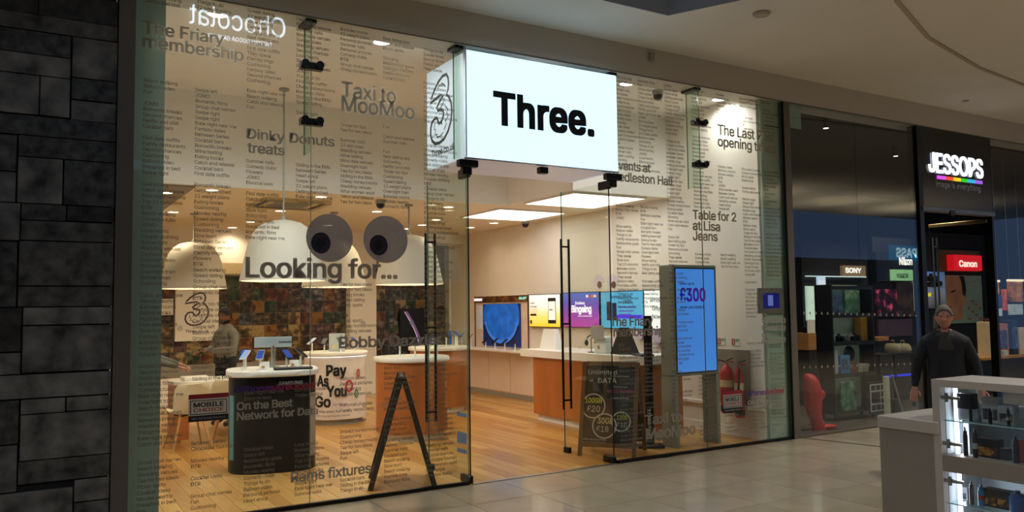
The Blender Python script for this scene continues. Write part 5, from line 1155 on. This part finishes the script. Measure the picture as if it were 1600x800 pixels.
for z in (1.03, .72, .47):
    hg = MB().box(.012, .05, ys - .10, ys - .06, z - .012, z + .012).build('hinge', STEEL, kk); MB().cyl(0, 0, -.03, .03, .012, n=10).build('hinge_pin', STEEL, hg, loc=(.03, ys - .085, z)); MB().bar((.03, ys - .10, z), (.06, ys - .16, z - .005), .015, .02).build('hinge_arm', STEEL, hg)
for z0, z1 in ((.645, 1.10), (.10, .535)):
    l = bpy.data.lights.new('kiosk_led', 'AREA'); l.shape = 'RECTANGLE'; l.size = .03; l.size_y = z1 - z0; l.energy = 1.0; l.color = (.78, .88, 1)
    o = bpy.data.objects.new('kiosk_led', l); COL.objects.link(o); o.parent = kk; o.location = (.14, yl - .02, (z0 + z1) / 2); o.rotation_euler = (math.radians(-90), 0, 0)
def kitem(name, px, z, w_, d_, h_, mat, label, cat, x=.16, shape='box', band=None, cap=None):
    y = onX(px, 660, KX + x).y
    p = empty(name, (KX + x, y, z), 0, label, cat, None)
    if shape == 'box': MB().rbox(-d_ / 2, d_ / 2, -w_ / 2, w_ / 2, 0, h_, .003).build('carton', mat, p)
    else: MB().lathe(0, 0, [(w_ * .5, 0), (w_ * .5, h_ * .72), (w_ * .42, h_ * .74), (w_ * .42, h_ * .86), (w_ * .2, h_ * .88), (w_ * .16, h_)], 14).build('device_body', mat, p, True)
    if band is not None:
        if shape == 'box': MB().box(-d_ / 2 - .003, -d_ / 2, -w_ * .42, w_ * .42, h_ * .12, h_ * .55).build('printed_panel', band, p)
        else: MB().lathe(0, 0, [(w_ * .51, h_ * .3), (w_ * .51, h_ * .5)], 14, False).build('ring', band, p)
    if cap is not None: MB().rbox(-d_ / 2 - .002, d_ / 2 + .002, -w_ / 2 - .002, w_ / 2 + .002, h_ * .42, h_ + .002, .003).build('sleeve', cap, p)
    return p
MB_ = M('matt_black_carton', '#15131a', .5); GB = M('grey_carton', '#9aa2aa', .5); KP = [Mpic('kiosk_print_%d' % i, c, 26) for i, c in enumerate((('#100c08', '#3a2410', '#b07828', '#e0b050'), ('#101014', '#40404a', '#90909a')))]
zt, zm, zb, zbb = .879, .645, .324, .10
kitem('vape_box', 1510, zt, .125, .08, .175, GB, 'grey carton with black sleeve at the left of the kiosk top shelf', 'box', cap=MB_); kitem('vape_box', 1552, zt, .11, .07, .165, GB, 'pale grey carton in the middle of the kiosk top shelf', 'box', band=KP[1]); kitem('vape_box', 1577, zt, .095, .07, .125, GB, 'lower pale carton at the right of the kiosk top shelf', 'box', band=KP[1])
kitem('vape_device', 1517, zt, .022, .02, .10, MB_, 'small black vape device in front of the sleeved carton', 'vape', x=.08, shape='pen'); kitem('vape_device', 1547, zt, .026, .02, .10, MB_, 'black vape device in front of the middle grey carton', 'vape', x=.08, shape='pen'); kitem('vape_device', 1576, zt, .022, .02, .115, MB_, 'slim black vape device in front of the lower pale carton', 'vape', x=.08, shape='pen', band=STEEL)
kitem('vape_box', 1507, zm, .10, .07, .215, GB, 'tall grey carton at the left of the kiosk upper niche floor', 'box', x=.2); kitem('vape_device', 1507, zm, .030, .02, .19, M('violet_black', '#1c1626', .35), 'long dark vape device at the left of the upper niche floor', 'vape', x=.1, shape='pen'); kitem('vape_device', 1522, zm, .032, .02, .19, M('violet_black', '#1c1626', .35), 'second long dark vape device on the upper niche floor', 'vape', x=.08, shape='pen', band=GB)
kitem('vape_box', 1546, zm, .14, .07, .125, MB_, 'wide black carton with gold print on the upper niche floor', 'box', band=KP[0]); kitem('vape_box', 1568, zm, .075, .06, .075, MB_, 'small black cube carton on the upper niche floor', 'box'); kitem('vape_device', 1585, zm, .042, .03, .17, MB_, 'thick black vape device at the right of the upper niche floor', 'vape', x=.1, shape='pen'); kitem('vape_box', 1598, zm, .05, .06, .14, M('orange_carton', '#a0522c', .5), 'narrow orange carton at the right edge of the upper niche floor', 'box')
kitem('vape_box', 1499, zb, .10, .07, .09, GB, 'low grey carton at the left of the lower glass shelf', 'box', band=KP[1], x=.2); kitem('vape_device', 1513, zb, .03, .02, .155, M('bronze_device', '#5a4a48', .35), 'bronze vape device on the lower glass shelf', 'vape', x=.1, shape='pen'); kitem('vape_device', 1528, zb, .045, .03, .14, M('blue_device', '#2a6aa0', .35), 'blue capped bottle on the lower glass shelf', 'bottle', x=.12, shape='pen', band=M('red_band', '#8a2030', .4)); kitem('vape_box', 1546, zb, .085, .07, .12, MB_, 'black and gold carton left of the lower shelf middle', 'box', band=KP[0]); kitem('vape_box', 1566, zb, .085, .07, .12, MB_, 'black and gold carton right of the lower shelf middle', 'box', band=KP[0]); kitem('vape_device', 1584, zb, .10, .05, .14, M('deep_blue_device', '#1c4a90', .35), 'rounded deep blue device at the right of the lower glass shelf', 'vape', x=.12, shape='pen')
# ------------------------------------------------------------------ other side of the mall (seen in the glass)
hc = empty('chocolate_shop_sign', (1.95, -4.93, 5.55), 0, 'glowing white Hotel Chocolat sign across the mall, mirrored in the top left glass', 'sign')
WG2 = M('cool_sign_glow', '#d8ecff', .4, emit=16, var=0)
text('sign_word', 'Chocolat', WG2, hc, (1.35, 0, .18), ROT_BACK, cap=.30, width=1.35, bold=.0); text('sign_word', 'HOTEL', WG2, hc, (.98, 0, .56), ROT_BACK, cap=.07, width=.5, spacing=1.3); text('sign_word', 'BRITISH COCOA GROWER', WG2, hc, (1.15, 0, .02), ROT_BACK, cap=.06, width=.9)
ps_ = empty('blue_lit_sign', (25.4, -9.9, 3.15), 0, 'pale blue lit sign across the mall, mirrored in the camera shop glass', 'sign')
MB().box(0, 2.1, -.08, 0, 0, .5).build('panel', M('cyan_panel', '#3f8cc0', .4, emit=1.6), ps_); text('sign_word', 'PASS', M('cyan_letters', '#c8ecff', .4, emit=3), ps_, (1.5, .003, .1), ROT_BACK, cap=.3, width=1.2, bold=.03)
# ------------------------------------------------------------------ people
def person(loc, rz, label, height, coat, legs, skin, hair, shoe, wristL, wristR, elbowL, elbowR, head_turn=0.0, head_tilt=0.0, beard=False, bald=False, bulk=1.0, under=None):
    """one continuous body facing local -Y; wrists and elbows are given for a 1.70 m figure"""
    S = height / 1.70
    V = [(0, 0, .95), (0, .01, 1.10), (0, .0, 1.25), (0, .008, 1.375), (0, -.005, 1.49),
         (.172, .01, 1.325), elbowL, wristL, (-.172, .01, 1.325), elbowR, wristR,
         (.09, 0, .88), (.105, -.015, .49), (.115, .03, .085), (.13, -.14, .035), (-.09, 0, .88), (-.105, -.015, .49), (-.115, .03, .085), (-.13, -.14, .035)]
    E = [(0, 1), (1, 2), (2, 3), (3, 4), (3, 5), (5, 6), (6, 7), (3, 8), (8, 9), (9, 10), (0, 11), (11, 12), (12, 13), (13, 14), (0, 15), (15, 16), (16, 17), (17, 18)]
    b = bulk
    R = [(.165 * b, .125 * b), (.155 * b, .12 * b), (.175 * b, .125 * b), (.10 * b, .09 * b), (.052, .055), (.072 * b, .072 * b), (.055 * b, .055 * b), (.033, .033), (.072 * b, .072 * b), (.055 * b, .055 * b), (.033, .033),
         (.095 * b, .1 * b), (.068, .07), (.045, .05), (.04, .03), (.095 * b, .1 * b), (.068, .07), (.045, .05), (.04, .03)]
    me = bpy.data.meshes.new('skeleton'); me.from_pydata([Vector(v) * S for v in V], E, [])
    o = bpy.data.objects.new('skeleton', me); COL.objects.link(o)
    o.modifiers.new('skin', 'SKIN'); o.modifiers['skin'].use_smooth_shade = True
    o.modifiers.new('sub', 'SUBSURF').levels = 2
    o.modifiers['sub'].render_levels = 2
    if not me.skin_vertices: me.skin_vertices.new()
    for k, d in enumerate(me.skin_vertices[0].data): d.radius = (R[k][0] * S, R[k][1] * S); d.use_root = (k == 0)
    dg = bpy.context.evaluated_depsgraph_get(); ev = o.evaluated_get(dg); m2 = bpy.data.meshes.new_from_object(ev)
    vs = [v.co.copy() for v in m2.vertices]; fs = [tuple(p.vertices) for p in m2.polygons]
    bpy.data.objects.remove(o); bpy.data.meshes.remove(me); bpy.data.meshes.remove(m2)
    seg = []; mat_of = {0: 1, 1: 0, 2: 0}
    ekind = [0, 0, 0, 2, 0, 0, 0, 0, 0, 0, 1, 1, 1, 3, 1, 1, 1, 3]
    def near(c):
        best = 9; kk = 0
        for i, (p, q) in enumerate(E):
            a_ = Vector(V[p]) * S; d_ = Vector(V[q]) * S - a_
            t = max(0, min(1, (c - a_).dot(d_) / d_.length_squared)); dd = (a_ + d_ * t - c).length
            if dd < best: best = dd; kk = i
        return ekind[kk]
    mi = []
    for f in fs:
        c = sum((vs[i] for i in f), Vector()) / len(f); k = near(c)
        if k == 2 and (c.z < 1.435 * S or math.hypot(c.x, c.y) > .066 * S): k = 0
        if k == 0 and c.z < .90 * S and abs(c.x) < .2 and c.z < .86 * S: k = 1
        if k == 0 and under is not None and c.y < -.06 and abs(c.x) < .22 * (c.z / S - 1.12): k = 5
        mi.append(k)
    mb = MB(); mb.v = [tuple(v) for v in vs]; mb.f = [list(f) for f in fs]; mb.mi = mi
    # head with face
    hr = Matrix.Rotation(head_turn, 3, 'Z') @ Matrix.Rotation(head_tilt, 3, 'X'); hc = Vector((0, -.018, 1.595)) * S
    n, m = 36, 26; grid = []
    def hpt(ph, th):
        x = math.cos(th) * math.sin(ph); y = math.cos(th) * -math.cos(ph); z = math.sin(th)    # ph = 0 is the face direction
        rx, ry, rz_ = .078, .096, .120
        if z < 0: rx *= 1 + .15 * z; ry *= 1 + .08 * z
        px_, py_, pz_ = x * rx, y * ry, z * rz_
        fr = max(0, math.cos(ph)) ** 2
        d = 0
        d += .026 * math.exp(-((ph / .17) ** 2) - ((th + .20) / .13) ** 2) + .012 * math.exp(-((ph / .12) ** 2) - ((th + .0) / .18) ** 2)      # nose
        for s_ in (-1, 1): d -= .010 * math.exp(-(((ph - s_ * .42) / .2) ** 2) - ((th - .05) / .13) ** 2)                                  # eye sockets
        d += .006 * math.exp(-((ph / .5) ** 2) - ((th - .24) / .1) ** 2)                                                                 # brow
        d += .007 * math.exp(-((ph / .26) ** 2) - ((th + .62) / .10) ** 2) - .004 * math.exp(-((ph / .3) ** 2) - ((th + .53) / .04) ** 2)        # lips
        d += .012 * math.exp(-((ph / .4) ** 2) - ((th + .98) / .16) ** 2)                                                                # chin
        for s_ in (-1, 1): d += .018 * math.exp(-(((ph - s_ * 1.62) / .10) ** 2) - ((th + .02) / .22) ** 2)                                # ears
        u = Vector((x, y, z * .6)).normalized()
        return Vector((px_, py_, pz_)) + u * d
    k0 = len(mb.v)
    for j in range(m + 1):
        th = -math.pi / 2 + math.pi * j / m; th = max(-1.52, min(1.52, th))
        for i in range(n):
            ph = -math.pi + 2 * math.pi * i / n
            mb.v.append(tuple(hr @ (hpt(ph, th) * S) + hc))
    for j in range(m):
        for i in range(n):
            ph = -math.pi + 2 * math.pi * (i + .5) / n; th = -math.pi / 2 + math.pi * (j + .5) / m
            k = 2
            if abs(abs(ph) - .40) < .13 and abs(th - .05) < .07: k = 4
            mb.f.append([k0 + j * n + i, k0 + j * n + (i + 1) % n, k0 + (j + 1) * n + (i + 1) % n, k0 + (j + 1) * n + i]); mb.mi.append(k)
    # hands: palm and five fingers
    for w, e_ in ((wristL, elbowL), (wristR, elbowR)):
        w = Vector(w) * S; d = (w - Vector(e_) * S).normalized(); side = 1 if w.x > 0 else -1
        u = d.cross(Vector((0, 0, 1)) if abs(d.z) < .8 else Vector((1, 0, 0))).normalized(); v = d.cross(u).normalized()
        if abs(d.z) >= .8: u, v = v, u                        # hanging hand: broad side towards the thigh
        mb.cur = 2
        rings = []
        for t, hw, ht in ((-.015, .022, .018), (.02, .034, .016), (.06, .042, .015), (.09, .038, .012)):
            rings.append([w + d * t * S + (u * hw * math.cos(q_ * math.pi / 6) + v * ht * math.sin(q_ * math.pi / 6)) * S for q_ in range(12)])
        mb.loft(rings)
        for q_, (off, ln) in enumerate(((-.029, .068), (-.010, .078), (.010, .073), (.028, .058))):
            a_ = w + (d * .082 + u * off) * S
            mb.tube([a_, a_ + (d * ln * .4 + v * .006) * S, a_ + (d * ln * .72 + v * .018) * S, a_ + (d * ln * .92 + v * .034) * S], .0088 * S, 7, .0065 * S)
        a_ = w + (d * .025 - u * .032) * S
        mb.tube([a_, a_ + (d * .03 - u * .022 + v * .01) * S, a_ + (d * .058 - u * .026 + v * .02) * S], .011 * S, 7, .0075 * S)
    mb.cur = 0
    eye = M('dark_eye', '#1a1412', .3)
    body = mb.build('person', [coat, legs, skin, shoe, eye, under or coat], None, True, loc, (0, 0, rz), label=label, cat='person')
    # hair as a child shell
    hb = MB(); ids = {}
    for j in range(m):
        for i in range(n):
            ph = -math.pi + 2 * math.pi * (i + .5) / n; th = -math.pi / 2 + math.pi * (j + .5) / m
            line = .62 - .55 * max(0, min(1, (abs(ph) - .5) / .5)) - (.55 if abs(ph) > 1.75 else 0)
            if bald: line = 9 if abs(ph) < .9 else (-.25 if abs(ph) > 1.75 else .25)
            bd = beard and abs(ph) < 1.5 and -1.35 < th < (-.45 if abs(ph) > .35 else -.72)
            top = 1.15 if bald else 9
            if (th > line and th < top) or bd:
                q4 = []
                for (a2, b2) in ((i, j), (i + 1, j), (i + 1, j + 1), (i, j + 1)):
                    key = (a2 % n, b2)
                    if key not in ids:
                        t2 = max(-1.52, min(1.52, -math.pi / 2 + math.pi * b2 / m)); p2_ = -math.pi + 2 * math.pi * (a2 % n) / n
                        pt = hpt(p2_, t2); g_ = 1.0 + (.05 if bald else .10)
                        ids[key] = len(hb.v); hb.v.append(tuple(hr @ (pt * g_ * S) + hc))
                    q4.append(ids[key])
                hb.f.append(q4); hb.mi.append(0)
    ho = hb.build('hair', hair, body, True)
    sm = ho.modifiers.new('thick', 'SOLIDIFY'); sm.thickness = .008; sm.offset = -1
    return body
def collar(body, S, mat):
    rings = []
    for r, z in ((.088, 1.385), (.080, 1.42), (.070, 1.455), (.064, 1.45), (.072, 1.41)):
        rings.append([(r * S * math.cos(t * math.pi / 12), (.004 + r * math.sin(t * math.pi / 12)) * S, (z - .03 * max(0, -math.sin(t * math.pi / 12))) * S) for t in range(24)])
    MB().loft(rings, False).build('collar', mat, body, True)
SK1 = M('skin_light', '#a87460', .55, var=.08, scale=14); SK2 = M('skin_brown', '#7a4a32', .55, var=.08, scale=14)
NAVY = M('dark_navy_coat', '#0d1018', .8, var=.25, scale=9, bump=.3); DTR = M('dark_trousers', '#121317', .8, var=.2); SHO = M('black_shoes', '#0c0b0b', .4); GRS = M('grey_shirt', '#6f6a60', .8, var=.15, scale=10, bump=.25)
man = person((7.88, -2.24, 0), math.radians(-58), 'grey haired man in a dark navy coat standing in the mall behind the kiosk', 1.63, NAVY, DTR, SK1, M('grey_hair', '#5e564e', .8), SHO, (.30, -.05, .86), (-.30, -.05, .86), (.27, .03, 1.10), (-.27, .03, 1.10), 0, .05, bulk=1.14, under=M('olive_jumper', '#2e2c22', .8))
collar(man, 1.63 / 1.7, NAVY)
staff = person((2.62, 5.55, 0), math.radians(-62), 'bearded person in a grey shirt standing behind the black oval stand, looking down', 1.72, GRS, DTR, SK2, M('black_hair', '#14100d', .8), SHO, (.06, -.36, 1.10), (-.14, -.34, 1.08), (.24, -.06, 1.10), (-.24, -.04, 1.10), 0.1, .32, beard=True, bulk=1.05)
person((1.33, 4.62, 0), math.radians(82), 'person in a grey shirt reaching over the white table, half hidden by the green pier', 1.70, M('grey_green_shirt', '#5c5c54', .8, var=.15), DTR, SK1, M('black_hair', '#14100d', .8), SHO, (.12, -.50, .98), (-.14, -.48, .96), (.24, -.20, 1.08), (-.24, -.20, 1.06), 0, .3)
collar(staff, 1.72 / 1.7, GRS)
ph_ = empty('held_handset', (2.24, 5.36, 1.10), math.radians(-62), 'dark handset held by the bearded person', 'phone')
MB().rbox(-.06, .06, -.012, .012, -.03, .04, .006).build('handset_body', BLKP, ph_); MB().box(-.05, .05, -.0135, -.0119, -.02, .03).build('screen', SCR[1], ph_)
